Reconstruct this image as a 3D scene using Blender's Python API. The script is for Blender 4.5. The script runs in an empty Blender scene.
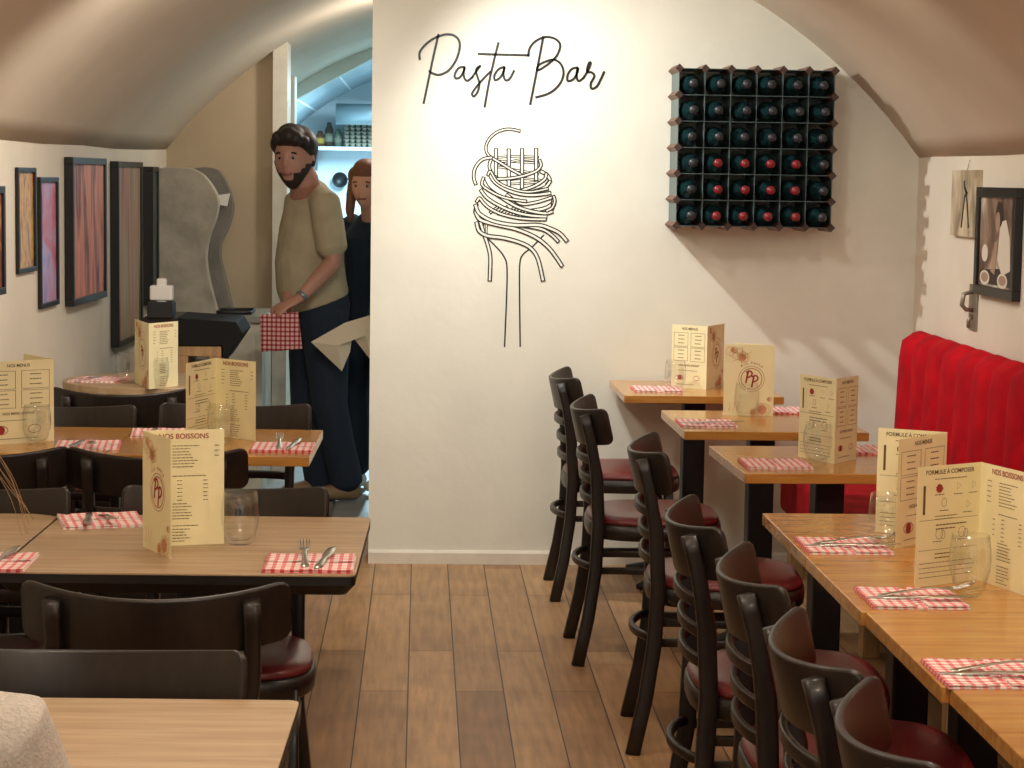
import bpy, bmesh, math, random
from mathutils import Vector, Matrix
random.seed(7)
C = bpy.context.scene.collection
PI = math.pi
# ------------------------------------------------------------------ camera
F = 2070.0; CZ = 1.56; CAM = Vector((0, 0, CZ))
def cam_axes(vx=422, vy=175, phi=.011):
    ey = Vector((vx-512, 384-vy, -F)).normalized()
    u = Vector((math.sin(phi), math.cos(phi), 0))
    ez = (u-ey*u.dot(ey)).normalized()
    return ey.cross(ez), ey, ez
RC = Matrix(cam_axes())
cam = bpy.data.cameras.new('camera'); co = bpy.data.objects.new('camera', cam); C.objects.link(co)
cam.sensor_width = 36; cam.lens = F/1024*36; cam.clip_start = .05; cam.clip_end = 60
co.matrix_world = Matrix.Translation(CAM) @ RC.to_4x4()
bpy.context.scene.camera = co
# ------------------------------------------------------------------ world, exposure, lights
vs = bpy.context.scene.view_settings
vs.view_transform = 'Standard'; vs.look = 'None'; vs.gamma = 1; vs.use_curve_mapping = False
vs.exposure = 0.2
w = bpy.data.worlds.new('world'); bpy.context.scene.world = w; w.use_nodes = True
w.node_tree.nodes['Background'].inputs[0].default_value = (1, .94, .86, 1)
w.node_tree.nodes['Background'].inputs[1].default_value = .55
def lamp(kind, name, loc, power, col, size=.05, target=None, angle=None, blend=.5, sy=None):
    l = bpy.data.lights.new(name, kind); l.energy = power; l.color = col
    if kind == 'AREA':
        l.size = size
        if sy: l.shape = 'RECTANGLE'; l.size_y = sy
    else: l.shadow_soft_size = size
    if kind == 'SPOT': l.spot_size = angle; l.spot_blend = blend
    o = bpy.data.objects.new(name, l); C.objects.link(o); o.location = loc
    if target: o.rotation_euler = (Vector(target)-Vector(loc)).to_track_quat('-Z', 'Y').to_euler()
    return o
WARM = (1, .91, .80)
lamp('SPOT', 'unseen_wall_washer', (.02, 7.50, 2.38), 80, (1, .98, .93), .025, (1.25, 8.25, 1.0), math.radians(118), 1)
lamp('SPOT', 'unseen_wall_washer', (.10, 7.15, 2.42), 6, (1, 1, .94), .03, (.05, 8.25, 1.5), math.radians(88), 1)  # added fill for the left of the back wall, kept off the rack
lamp('SPOT', 'unseen_ceiling_bulb', (.75, 5.7, 2.3), 5, WARM, .06, (.6, 7.2, .6), math.radians(165), .7)
lamp('SPOT', 'unseen_ceiling_bulb', (-.5, 6.6, 2.22), 26, WARM, .08, (-.7, 8.2, .6), math.radians(165), .7)  # added to brighten the dark left side of the room
lamp('SPOT', 'fill_spot', (.15, 6.6, 2.4), 30, (1, .97, .90), .04, (.05, 8.25, .6), math.radians(86), 1)  # added fill, lifts the lower left of the back wall
lamp('SPOT', 'fill_spot', (.75, 6.2, 2.34), 22, (1, .95, .86), .04, (1.98, 7.3, 1.15), math.radians(90), 1)  # extra light added to brighten the right wall
lamp('SPOT', 'fill_spot', (-.1, 6.2, 2.4), 62, (1, .95, .87), .04, (-1.45, 8.1, 1.0), math.radians(90), 1)  # added fill aimed at the left wall to lighten it
lamp('POINT', 'unseen_ceiling_bulb', (-.5, 5.0, 2.25), 13, WARM, .08)
lamp('POINT', 'unseen_ceiling_bulb', (.9, 3.9, 2.25), 20, WARM, .06)
lamp('POINT', 'unseen_ceiling_bulb', (-.35, 2.8, 2.3), 26, WARM, .08)
lamp('POINT', 'unseen_ceiling_bulb', (.5, 1.0, 2.35), 36, WARM, .1)
lamp('POINT', 'passage_bulb', (-.02, 10.35, 2.1), 17, WARM, .06)
lamp('AREA', 'kitchen_tube', (-.2, 15.6, 2.2), 190, (.55, .85, 1), .3, (-.2, 15.6, 0), sy=1.6)
lamp('AREA', 'passage_tube', (.1, 12.6, 2.25), 30, (.65, .9, 1), .2, (.1, 12.6, 0), sy=.8)

# ------------------------------------------------------------------ helpers
def ray(px, py): return RC @ Vector((px-512, 384-py, -F))
def atz(px, py, z): d = ray(px, py); return CAM + d*((z-CZ)/d.z)
def aty(px, py, y): d = ray(px, py); return CAM + d*(y/d.y)
def atx(px, py, x): d = ray(px, py); return CAM + d*(x/d.x)
def lin(c):
    return tuple(((v/255)/12.92 if v/255 <= .04045 else ((v/255+.055)/1.055)**2.4) for v in c[:3])+(1,)
MATS = {}
def N(nt, t, **k):
    n = nt.nodes.new(t)
    for a, b in k.items(): setattr(n, a, b)
    return n
def mat(name, col, rough=.5, metal=0, noise=0, nscale=20, stretch=(1, 1, 1), bump=0, bscale=None, coat=0, spec=.5, trans=0, sheen=0, col2=None, nd=3, emit=None):
    m = bpy.data.materials.new(name); m.use_nodes = True; nt = m.node_tree; b = nt.nodes['Principled BSDF']
    b.inputs['Base Color'].default_value = lin(col); b.inputs['Roughness'].default_value = rough; b.inputs['Metallic'].default_value = metal
    b.inputs['Coat Weight'].default_value = coat; b.inputs['Specular IOR Level'].default_value = spec
    b.inputs['Coat Roughness'].default_value = .12
    b.inputs['Transmission Weight'].default_value = trans; b.inputs['Sheen Weight'].default_value = sheen
    tc = N(nt, 'ShaderNodeTexCoord'); mp = N(nt, 'ShaderNodeMapping'); mp.inputs['Scale'].default_value = stretch
    nt.links.new(tc.outputs['Object'], mp.inputs[0])
    if noise or col2:
        no = N(nt, 'ShaderNodeTexNoise'); no.inputs['Scale'].default_value = nscale; no.inputs['Detail'].default_value = nd
        nt.links.new(mp.outputs[0], no.inputs['Vector'])
        r = N(nt, 'ShaderNodeValToRGB'); c2 = col2 or tuple(max(0, v*(1-noise)) for v in col)
        r.color_ramp.elements[0].position = .3; r.color_ramp.elements[1].position = .7
        r.color_ramp.elements[0].color = lin(c2); r.color_ramp.elements[1].color = lin(col)
        nt.links.new(no.outputs['Fac'], r.inputs[0]); nt.links.new(r.outputs[0], b.inputs['Base Color'])
    if bump:
        n2 = N(nt, 'ShaderNodeTexNoise'); n2.inputs['Scale'].default_value = bscale or nscale; n2.inputs['Detail'].default_value = 4
        nt.links.new(mp.outputs[0], n2.inputs['Vector'])
        bp = N(nt, 'ShaderNodeBump'); bp.inputs['Strength'].default_value = bump; bp.inputs['Distance'].default_value = .01
        nt.links.new(n2.outputs['Fac'], bp.inputs['Height']); nt.links.new(bp.outputs[0], b.inputs['Normal'])
    MATS[name] = m; return m
plaster = mat('plaster', (232, 222, 204), .85, noise=.04, nscale=3, bump=.25, bscale=9)
wallwhite = mat('white_plaster', (228, 227, 213), .8, noise=.03, nscale=4, bump=.12, bscale=25)
vaultm = mat('vault_plaster', (208, 192, 170), .9, noise=.06, nscale=1.6, bump=.35, bscale=3.5)
beige = mat('beige_plaster', (196, 176, 146), .9, noise=.05, nscale=3, bump=.2, bscale=12)
trimw = mat('white_paint', (228, 222, 205), .5, noise=.05, nscale=15)
honey = mat('honey_wood', (204, 150, 76), .22, stretch=(1.5, 14, 14), nscale=3.2, col2=(176, 114, 48), coat=.35, nd=6)
oak = mat('light_oak', (186, 162, 128), .42, stretch=(1.2, 16, 16), nscale=3.0, col2=(160, 130, 96), nd=7, bump=.05)
black = mat('black_metal', (16, 16, 17), .45)
darkwood = mat('dark_wood', (38, 28, 21), .42, stretch=(10, 10, 2), nscale=6, col2=(22, 16, 12), coat=.1)
darkedge = mat('dark_edge', (24, 20, 17), .4)
burg = mat('burgundy_leather', (112, 36, 36), .36, noise=.12, nscale=9, coat=.12)
velvet = mat('red_velvet', (202, 0, 26), .85, noise=.2, nscale=9, spec=.2, bump=.15, bscale=60)
steel = mat('steel', (190, 188, 180), .22, 1)
paper = mat('cream_paper', (246, 236, 188), .7, noise=.03, nscale=12)
ink = mat('brown_ink', (112, 84, 48), .8); redink = mat('red_ink', (160, 48, 40), .8); orangeink = mat('pale_red_ink', (226, 162, 116), .8, noise=.2, nscale=40)
whitep = mat('white_paper', (232, 230, 222), .7)
framem = mat('black_frame', (18, 18, 20), .35)
artink = mat('black_lettering', (10, 12, 10), .5)
palewood = mat('pale_wood', (190, 152, 106), .6, stretch=(14, 14, 2), nscale=4, col2=(160, 122, 82))
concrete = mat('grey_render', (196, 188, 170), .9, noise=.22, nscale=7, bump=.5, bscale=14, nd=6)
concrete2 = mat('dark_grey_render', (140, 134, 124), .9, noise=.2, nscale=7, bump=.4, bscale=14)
kwhite = mat('kitchen_white', (206, 218, 224), .45)
greym = mat('grey_metal', (120, 128, 132), .4, .5)
eggm = mat('egg_carton_card', (150, 146, 128), .9)
skin = mat('skin', (176, 126, 106), .55); skin2 = mat('fair_skin', (214, 158, 134), .55)
hairb = mat('dark_brown_hair', (44, 30, 22), .6, noise=.3, nscale=60); hairr = mat('light_brown_hair', (134, 84, 58), .6, noise=.3, nscale=60, stretch=(6, 6, 1))
shirtm = mat('khaki_cotton', (180, 166, 136), .9, noise=.08, nscale=12, bump=.2, bscale=20)
navy = mat('navy_cotton', (26, 38, 54), .9); navyt = mat('dark_blue_cotton', (20, 38, 52), .9)
tan = mat('tan_leather', (140, 112, 80), .6); cloth = mat('beige_cloth', (222, 208, 182), .9); knit = mat('oatmeal_knit', (206, 198, 186), .95, noise=.1, nscale=180, bump=.5, bscale=240)
eyew = mat('eye_white', (150, 138, 130), .3); eyed = mat('iris', (40, 30, 24), .3); lipm = mat('lip', (150, 84, 76), .5)
rackwood = mat('rack_wood', (120, 84, 66), .6, noise=.2, nscale=30); rackmetal = mat('rack_metal', (96, 116, 118), .4, .5)
def glassmat(name, col, rough=0):
    m = mat(name, col, rough, trans=1); m.node_tree.nodes['Principled BSDF'].inputs['IOR'].default_value = 1.45; return m
def thin_glass():
    m = bpy.data.materials.new('clear_glass'); m.use_nodes = True; nt = m.node_tree; nt.nodes.remove(nt.nodes['Principled BSDF'])
    tr = N(nt, 'ShaderNodeBsdfTransparent'); tr.inputs[0].default_value = (.985, .99, .985, 1); gl = N(nt, 'ShaderNodeBsdfGlossy'); gl.inputs['Roughness'].default_value = .02
    lw = N(nt, 'ShaderNodeLayerWeight'); pw = N(nt, 'ShaderNodeMath', operation='POWER'); pw.inputs[1].default_value = 4.0; nt.links.new(lw.outputs['Facing'], pw.inputs[0]); fr = N(nt, 'ShaderNodeMath', operation='MULTIPLY_ADD'); fr.inputs[1].default_value = .7; fr.inputs[2].default_value = .07; nt.links.new(pw.outputs[0], fr.inputs[0]); mx = N(nt, 'ShaderNodeMixShader')
    nt.links.new(fr.outputs[0], mx.inputs[0]); nt.links.new(tr.outputs[0], mx.inputs[1]); nt.links.new(gl.outputs[0], mx.inputs[2]); nt.links.new(mx.outputs[0], nt.nodes['Material Output'].inputs[0]); return m
glass = thin_glass(); bottleg = mat('bottle_green', (20, 44, 46), .12, coat=.8); redcap = mat('red_capsule', (126, 30, 36), .3); blackcap = mat('black_capsule', (44, 46, 52), .35)
# floor boards
def brick_floor():
    m = bpy.data.materials.new('plank_floor'); m.use_nodes = True; nt = m.node_tree; b = nt.nodes['Principled BSDF']
    tc = N(nt, 'ShaderNodeTexCoord'); mp = N(nt, 'ShaderNodeMapping'); mp.inputs['Rotation'].default_value = (0, 0, PI/2); mp.inputs['Location'].default_value = (.37, .0235-.147*20+.032, 0)
    nt.links.new(tc.outputs['Object'], mp.inputs[0])
    br = N(nt, 'ShaderNodeTexBrick'); br.offset = .37; br.offset_frequency = 2; br.squash = 1
    for k, v in (('Scale', 1), ('Mortar Size', .0022), ('Mortar Smooth', .2), ('Bias', 0), ('Brick Width', 1.45), ('Row Height', .1455)): br.inputs[k].default_value = v
    br.inputs['Color1'].default_value = lin((198, 158, 112)); br.inputs['Color2'].default_value = lin((154, 116, 80)); br.inputs['Mortar'].default_value = lin((52, 34, 22))
    nt.links.new(mp.outputs[0], br.inputs['Vector'])
    mp2 = N(nt, 'ShaderNodeMapping'); mp2.inputs['Scale'].default_value = (22, 1.6, 1); nt.links.new(tc.outputs['Object'], mp2.inputs[0])
    no = N(nt, 'ShaderNodeTexNoise'); no.inputs['Scale'].default_value = 2.2; no.inputs['Detail'].default_value = 7; nt.links.new(mp2.outputs[0], no.inputs['Vector'])
    n3 = N(nt, 'ShaderNodeTexNoise'); n3.inputs['Scale'].default_value = 4; n3.inputs['Detail'].default_value = 5; nt.links.new(tc.outputs['Object'], n3.inputs['Vector'])
    def mixer(fac_out, src, lo, hi):
        r = N(nt, 'ShaderNodeMapRange'); r.inputs['From Min'].default_value = .3; r.inputs['From Max'].default_value = .7; r.inputs['To Min'].default_value = lo; r.inputs['To Max'].default_value = hi
        nt.links.new(fac_out, r.inputs[0]); mx = N(nt, 'ShaderNodeMix', data_type='RGBA', blend_type='MULTIPLY'); mx.inputs[0].default_value = 1
        nt.links.new(src, mx.inputs[6]); nt.links.new(r.outputs[0], mx.inputs[7]); return mx.outputs[2]
    o = mixer(no.outputs['Fac'], br.outputs['Color'], .72, 1.12); o = mixer(n3.outputs['Fac'], o, .8, 1.12)
    nt.links.new(o, b.inputs['Base Color']); b.inputs['Roughness'].default_value = .42
    bp = N(nt, 'ShaderNodeBump'); bp.inputs['Strength'].default_value = .3; bp.inputs['Distance'].default_value = .003; bp.invert = True
    nt.links.new(br.outputs['Fac'], bp.inputs['Height']); nt.links.new(bp.outputs[0], b.inputs['Normal'])
    return m
floorm = brick_floor()
def tile_mat(name, c, g, w, h, rough=.3, rot=0):
    m = bpy.data.materials.new(name); m.use_nodes = True; nt = m.node_tree; b = nt.nodes['Principled BSDF']
    tc = N(nt, 'ShaderNodeTexCoord'); mp = N(nt, 'ShaderNodeMapping'); mp.inputs['Rotation'].default_value = (0, 0, rot); nt.links.new(tc.outputs['UV' if name == 'vault_tile' else 'Object'], mp.inputs[0])
    br = N(nt, 'ShaderNodeTexBrick'); br.offset = 0
    for k, v in (('Scale', 1), ('Mortar Size', .008), ('Brick Width', w), ('Row Height', h)): br.inputs[k].default_value = v
    br.inputs['Color1'].default_value = lin(c); br.inputs['Color2'].default_value = lin(tuple(v*.95 for v in c)); br.inputs['Mortar'].default_value = lin(g)
    nt.links.new(mp.outputs[0], br.inputs['Vector']); nt.links.new(br.outputs[0], b.inputs['Base Color']); b.inputs['Roughness'].default_value = rough
    return m
vtile = tile_mat('vault_tile', (150, 170, 180), (235, 240, 242), .8, .34)
ktile = tile_mat('floor_tile', (150, 150, 146), (100, 100, 98), .4, .4)
# gingham
def gingham(name, period, base=(240, 228, 222), red=(196, 50, 56), mid=(226, 150, 148), duty=.42):
    m = bpy.data.materials.new(name); m.use_nodes = True; nt = m.node_tree; b = nt.nodes['Principled BSDF']; b.inputs['Roughness'].default_value = .9
    tc = N(nt, 'ShaderNodeTexCoord'); sp = N(nt, 'ShaderNodeSeparateXYZ'); nt.links.new(tc.outputs['UV'], sp.inputs[0])
    outs = []
    for i in (0, 1):
        a = N(nt, 'ShaderNodeMath', operation='DIVIDE'); a.inputs[1].default_value = period; nt.links.new(sp.outputs[i], a.inputs[0])
        f = N(nt, 'ShaderNodeMath', operation='FRACT'); nt.links.new(a.outputs[0], f.inputs[0])
        g = N(nt, 'ShaderNodeMath', operation='LESS_THAN'); g.inputs[1].default_value = duty; nt.links.new(f.outputs[0], g.inputs[0]); outs.append(g)
    s = N(nt, 'ShaderNodeMath', operation='ADD'); nt.links.new(outs[0].outputs[0], s.inputs[0]); nt.links.new(outs[1].outputs[0], s.inputs[1])
    d = N(nt, 'ShaderNodeMath', operation='DIVIDE'); d.inputs[1].default_value = 2; nt.links.new(s.outputs[0], d.inputs[0])
    r = N(nt, 'ShaderNodeValToRGB'); r.color_ramp.interpolation = 'CONSTANT'
    r.color_ramp.elements[0].color = lin(base); r.color_ramp.elements[1].position = .4; r.color_ramp.elements[1].color = lin(mid)
    e = r.color_ramp.elements.new(.9); e.color = lin(red)
    nt.links.new(d.outputs[0], r.inputs[0]); nt.links.new(r.outputs[0], b.inputs['Base Color']); return m
gham = gingham('red_gingham', .0205, (250, 240, 234), (212, 82, 86), (238, 168, 166)); gham2 = gingham('red_gingham_fine', .021, (206, 170, 160), (120, 20, 30), (170, 80, 84))

def rr(w, h, r, n=3):        # rounded rectangle profile
    pts = []
    for cx, cy, a0 in ((w/2-r, h/2-r, 0), (-w/2+r, h/2-r, 90), (-w/2+r, -h/2+r, 180), (w/2-r, -h/2+r, 270)):
        for k in range(n+1):
            a = math.radians(a0+90*k/n); pts.append((cx+r*math.cos(a), cy+r*math.sin(a)))
    return pts
def ell(a, b, n=16): return [(a*math.cos(2*PI*k/n), b*math.sin(2*PI*k/n)) for k in range(n)]
def sweep(bm, pts, prof, side=(1, 0, 0), cap=True, closed=False, mi=0):
    pts = [Vector(p) for p in pts]; side = side if callable(side) else Vector(side); rings = []; n = len(pts)
    for i, p in enumerate(pts):
        if closed: t = (pts[(i+1) % n]-pts[i-1]).normalized()
        else: t = (pts[min(i+1, n-1)]-pts[max(i-1, 0)]).normalized()
        sd = side(i) if callable(side) else side
        A = (sd-t*sd.dot(t)).normalized(); B = t.cross(A)
        pr = prof(i) if callable(prof) else prof
        rings.append([bm.verts.new(p+A*a+B*b) for a, b in pr])
    m = len(rings[0]); fs = []
    for i in range(n if closed else n-1):
        r0, r1 = rings[i], rings[(i+1) % n]
        for k in range(m): fs.append(bm.faces.new((r0[k], r0[(k+1) % m], r1[(k+1) % m], r1[k])))
    if cap and not closed:
        fs.append(bm.faces.new(rings[0][::-1])); fs.append(bm.faces.new(rings[-1]))
    for f in fs: f.smooth = True; f.material_index = mi
    return fs
def box(bm, x0, x1, y0, y1, z0, z1, mi=0):
    v = [bm.verts.new((x, y, z)) for x in (x0, x1) for y in (y0, y1) for z in (z0, z1)]
    for q in ((0, 1, 3, 2), (4, 6, 7, 5), (0, 4, 5, 1), (2, 3, 7, 6), (0, 2, 6, 4), (1, 5, 7, 3)):
        f = bm.faces.new([v[i] for i in q]); f.material_index = mi
def lathe(bm, prof, n=24, c=(0, 0, 0), mi=0, sc=(1, 1)):
    rings = []
    for r, z in prof:
        if r < 1e-6: rings.append([bm.verts.new((c[0], c[1], c[2]+z))])
        else: rings.append([bm.verts.new((c[0]+r*math.cos(2*PI*k/n)*sc[0], c[1]+r*math.sin(2*PI*k/n)*sc[1], c[2]+z)) for k in range(n)])
    for a, b in zip(rings, rings[1:]):
        for k in range(n):
            k2 = (k+1) % n
            if len(a) == 1 and len(b) == 1: continue
            if len(a) == 1: f = bm.faces.new((a[0], b[k2], b[k]))
            elif len(b) == 1: f = bm.faces.new((a[k], a[k2], b[0]))
            else: f = bm.faces.new((a[k], a[k2], b[k2], b[k]))
            f.smooth = True; f.material_index = mi
def prism(bm, poly, z0, z1, ax='z', mi=0, smooth=False):
    def P(a, b, c): return {'z': (a, b, c), 'y': (a, c, b), 'x': (c, a, b)}[ax]
    lo = [bm.verts.new(P(a, b, z0)) for a, b in poly]; hi = [bm.verts.new(P(a, b, z1)) for a, b in poly]
    n = len(poly); bm.faces.new(lo[::-1]).material_index = mi; bm.faces.new(hi).material_index = mi
    for k in range(n):
        f = bm.faces.new((lo[k], lo[(k+1) % n], hi[(k+1) % n], hi[k])); f.material_index = mi; f.smooth = smooth
def link(name, bm_or_me, mats=None, parent=None, bevel=0, remesh=0, subd=0, recalc=True):
    if isinstance(bm_or_me, bmesh.types.BMesh):
        if recalc: bmesh.ops.recalc_face_normals(bm_or_me, faces=bm_or_me.faces)
        me = bpy.data.meshes.new(name); bm_or_me.to_mesh(me); bm_or_me.free()
        for m in (mats if isinstance(mats, (list, tuple)) else [mats]): me.materials.append(m)
    else: me = bm_or_me
    o = bpy.data.objects.new(name, me); C.objects.link(o)
    if parent: o.parent = parent
    if bevel:
        b = o.modifiers.new('bevel', 'BEVEL'); b.width = bevel; b.segments = 2; b.limit_method = 'ANGLE'
    if remesh:
        r = o.modifiers.new('remesh', 'REMESH'); r.mode = 'VOXEL'; r.voxel_size = remesh; r.use_smooth_shade = True
        s = o.modifiers.new('smooth', 'SMOOTH'); s.factor = .5; s.iterations = 4
    if subd:
        s = o.modifiers.new('sub', 'SUBSURF'); s.levels = s.render_levels = subd
    return o
def tag(o, label=None, cat=None, group=None, kind=None):
    if label: o['label'] = label
    if cat: o['category'] = cat
    if group: o['group'] = group
    if kind: o['kind'] = kind
    return o
def empty(name, label, cat, loc=(0, 0, 0), rz=0, group=None):
    o = bpy.data.objects.new(name, None); C.objects.link(o); o.location = loc; o.rotation_euler = (0, 0, rz); o.empty_display_size = .05
    return tag(o, label, cat, group)
def copy_tree(o, parent=None):
    c = o.copy(); C.objects.link(c); c.parent = parent
    for ch in list(o.children): copy_tree(ch, c)
    return c
def B(): return bmesh.new()
def uvflat(o, ax=(0, 1)):
    me = o.data; uv = me.uv_layers.new(name='uv')
    for l in me.loops:
        p = me.vertices[l.vertex_index].co; uv.data[l.index].uv = (p[ax[0]]+5, p[ax[1]]+5)
FONT = {}
def text_mesh(s, size):
    k = (s, size)
    if k not in FONT:
        cu = bpy.data.curves.new('t', 'FONT'); cu.body = s; cu.size = size; cu.align_x = 'CENTER'; cu.offset = size*.012
        o = bpy.data.objects.new('t', cu); C.objects.link(o); bpy.context.view_layer.update()
        me = bpy.data.meshes.new_from_object(o.evaluated_get(bpy.context.evaluated_depsgraph_get()))
        bpy.data.objects.remove(o); FONT[k] = me
    return FONT[k]

# ------------------------------------------------------------------ setting
YB = 8.25; XR = 1.985; XL0 = -1.44
def xl(y): y = min(y, 10.9); return -1.44+.0414*(y-8.22)
ZS = 1.66
def arc(y):
    a = xl(y); cx = (a+XR)/2; wd = (XR-a)/2; h = .87 - (.018 if y > 8.79 else 0); r = (h*h+wd*wd)/(2*h); return cx, ZS+h-r, r, math.asin(wd/r)
bm = B(); box(bm, -1.9, 2.1, -1.5, 8.9, -.1, 0); f = tag(link('floor', bm, floorm), kind='structure')
bm = B(); box(bm, -1.9, 2.1, 8.9, 17.8, -.1, 0); tag(link('floor_kitchen', bm, ktile), kind='structure')
bm = B(); ys = [-1.5, 0, 1.5, 3, 4, 5, 6, 7, 8, 8.78, 8.80, 9.4, 10, 10.9, 12, 13, 14]; rows = []
for y in ys:
    cx, cz, r, th = arc(y); row = []
    for k in range(41):
        a = -th+2*th*k/40; wob = .006*math.sin(y*3.1+k*.5)+.004*math.sin(y*1.3-k*.31)
        row.append(bm.verts.new((cx+(r+wob)*math.sin(a), y, cz+(r+wob)*math.cos(a))))
    rows.append(row)
for a, b in zip(rows, rows[1:]):
    for k in range(40): bm.faces.new((a[k], a[k+1], b[k+1], b[k])).smooth = True
o = tag(link('ceiling', bm, vaultm, recalc=False), kind='structure'); s = o.modifiers.new('solid', 'SOLIDIFY'); s.thickness = .15; s.offset = 1
def wall_strip(name, x0, y0, x1, y1, z1, t, m):
    bm = B(); v = [(x0, y0), (x1, y1), (x1+t, y1), (x0+t, y0)]; prism(bm, v, 0, z1); return tag(link(name, bm, m), kind='structure')
wall_strip('wall_left', xl(-1.5), -1.5, xl(10.9), 10.92, ZS+.03, -.2, plaster)
wall_strip('wall_right', XR, -1.5, XR, YB+.02, ZS+.03, .2, plaster)
# back wall with the lettering, cut to the vault
cx, cz, r, th = arc(YB)
def under(x, y=YB, extra=.03):
    cx, cz, r, th = arc(y); return cz+math.sqrt(max(0, r*r-(x-cx)**2))+extra
bm = B(); xa = -.2; poly = [(xa, 0), (XR+.05, 0), (XR+.05, ZS+.05)]+[(XR-(XR-xa)*k/24, under(XR-(XR-xa)*k/24)) for k in range(1, 25)]
prism(bm, poly, YB, YB+.32, 'y'); tag(link('wall_back', bm, wallwhite), kind='structure')
bm = B(); prism(bm, [(YB, 0), (YB-.014, 0), (YB-.014, .045), (YB-.008, .055), (YB, .055)], xa, XR, 'x'); tag(link('baseboard_back', bm, trimw), kind='structure')
# far alcove wall and jamb
bm = B(); xq = -.775; x0 = xl(10.9)-.05; poly = [(x0, 0), (xq, 0)]+[(xq+(x0-xq)*k/12, under(max(xq+(x0-xq)*k/12, x0+.06), 10.9)) for k in range(13)]
prism(bm, poly, 10.9, 11.1, 'y'); tag(link('wall_far', bm, beige), kind='structure')
bm = B(); prism(bm, [(-.775, 0), (-.70, 0), (-.70, under(-.70, 10.9)), (-.775, under(-.775, 10.9))], 10.84, 11.12, 'y'); tag(link('trim_1', bm, trimw), kind='structure')
bm = B(); prism(bm, [(-.79, 0), (-.715, 0), (-.715, 2.10), (-.79, 2.10)], 11.7, 11.9, 'y'); tag(link('trim_2', bm, trimw), kind='structure')
# passage and kitchen shell
bm = B(); box(bm, -1.1, -.98, 11.1, 14, 0, 2.2); tag(link('wall_passage', bm, kwhite), kind='structure')
bm = B(); xs = [-1.34+k*.12 for k in range(29)]
topl = [(x, under(x, 14)) for x in xs]
a0 = (-.96, 1.99); a1 = (-.33, 2.335); a2 = (.9, 2.335); a3 = (1.5, 1.99)
prism(bm, [(-1.34, 0), (-.96, 0), a0, a1, a2, a3, (1.5, 0), (XR, 0)]+topl[::-1], 14, 14.15, 'y'); tag(link('wall_arch', bm, mat('arch_grey', (200, 206, 194), .9)), kind='structure')
bm = B(); uvl = bm.loops.layers.uv.new('uv'); rows = []
for j in range(2):
    y = (14.15, 17.6)[j]; rows.append([(bm.verts.new((.30+1.98*math.sin(a), y, .50+1.98*math.cos(a))), (1.98*a+4, y)) for a in [(-1.15+2.3*k/32) for k in range(33)]])
for k in range(32):
    q = (rows[0][k], rows[0][k+1], rows[1][k+1], rows[1][k]); f = bm.faces.new([v[0] for v in q]); f.smooth = True
    for l, v in zip(f.loops, q): l[uvl].uv = (v[1][1], v[1][0])
tag(link('ceiling_kitchen', bm, vtile, recalc=False), kind='structure')
for nm, x0, x1, y0, y1 in (('wall_kitchen_left', -1.65, -1.5, 14.1, 17.7), ('wall_kitchen_right', 2.1, 2.2, 8.6, 17.7), ('wall_kitchen_back', -1.6, 2.2, 17.6, 17.75)):
    bm = B(); box(bm, x0, x1, y0, y1, 0, 2.5); tag(link(nm, bm, kwhite), kind='structure')

# ------------------------------------------------------------------ wall lettering and pasta drawing
def smooth_path(pts, n=6):
    P = [Vector((p[0], p[1], 0)) for p in pts]; out = []
    for i in range(len(P)-1):
        p0 = P[max(i-1, 0)]; p1 = P[i]; p2 = P[i+1]; p3 = P[min(i+2, len(P)-1)]
        for k in range(n):
            t = k/n; out.append(.5*((2*p1)+(p2-p0)*t+(2*p0-5*p1+4*p2-p3)*t*t+(3*p1-p0-3*p2+p3)*t**3))
    out.append(P[-1]); return out
YW = YB
def wpt(px, py, dy): p = aty(px, py, YW); return Vector((p.x, YW-dy, p.z))
def stroke(bm, pts, ox, oy, sc, wpx, d0, d1, taper=None, mi=0):
    P = smooth_path(pts); W = [wpt(ox+p.x/sc, oy+p.y/sc, 0) for p in P]; n = len(W)
    hw = wpx/2/248
    lo = []; hi = []
    for i in range(n):
        t = (W[min(i+1, n-1)]-W[max(i-1, 0)]); t.y = 0; t.normalize(); nn = Vector((-t.z, 0, t.x)); h = hw*(taper(i/(n-1)) if taper else 1)
        e = t*(h*.7)*(-1 if i == 0 else 1 if i == n-1 else 0)
        lo.append((W[i]+nn*h+e, W[i]-nn*h+e))
    R = []
    for a, b in lo:
        R.append([bm.verts.new((a.x, YW-d0, a.z)), bm.verts.new((b.x, YW-d0, b.z)), bm.verts.new((b.x, YW-d1, b.z)), bm.verts.new((a.x, YW-d1, a.z))])
    for r0, r1 in zip(R, R[1:]):
        for k in range(4): bm.faces.new((r0[k], r0[(k+1) % 4], r1[(k+1) % 4], r1[k])).material_index = mi
    bm.faces.new(R[0]).material_index = mi; bm.faces.new(R[-1][::-1]).material_index = mi
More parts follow.
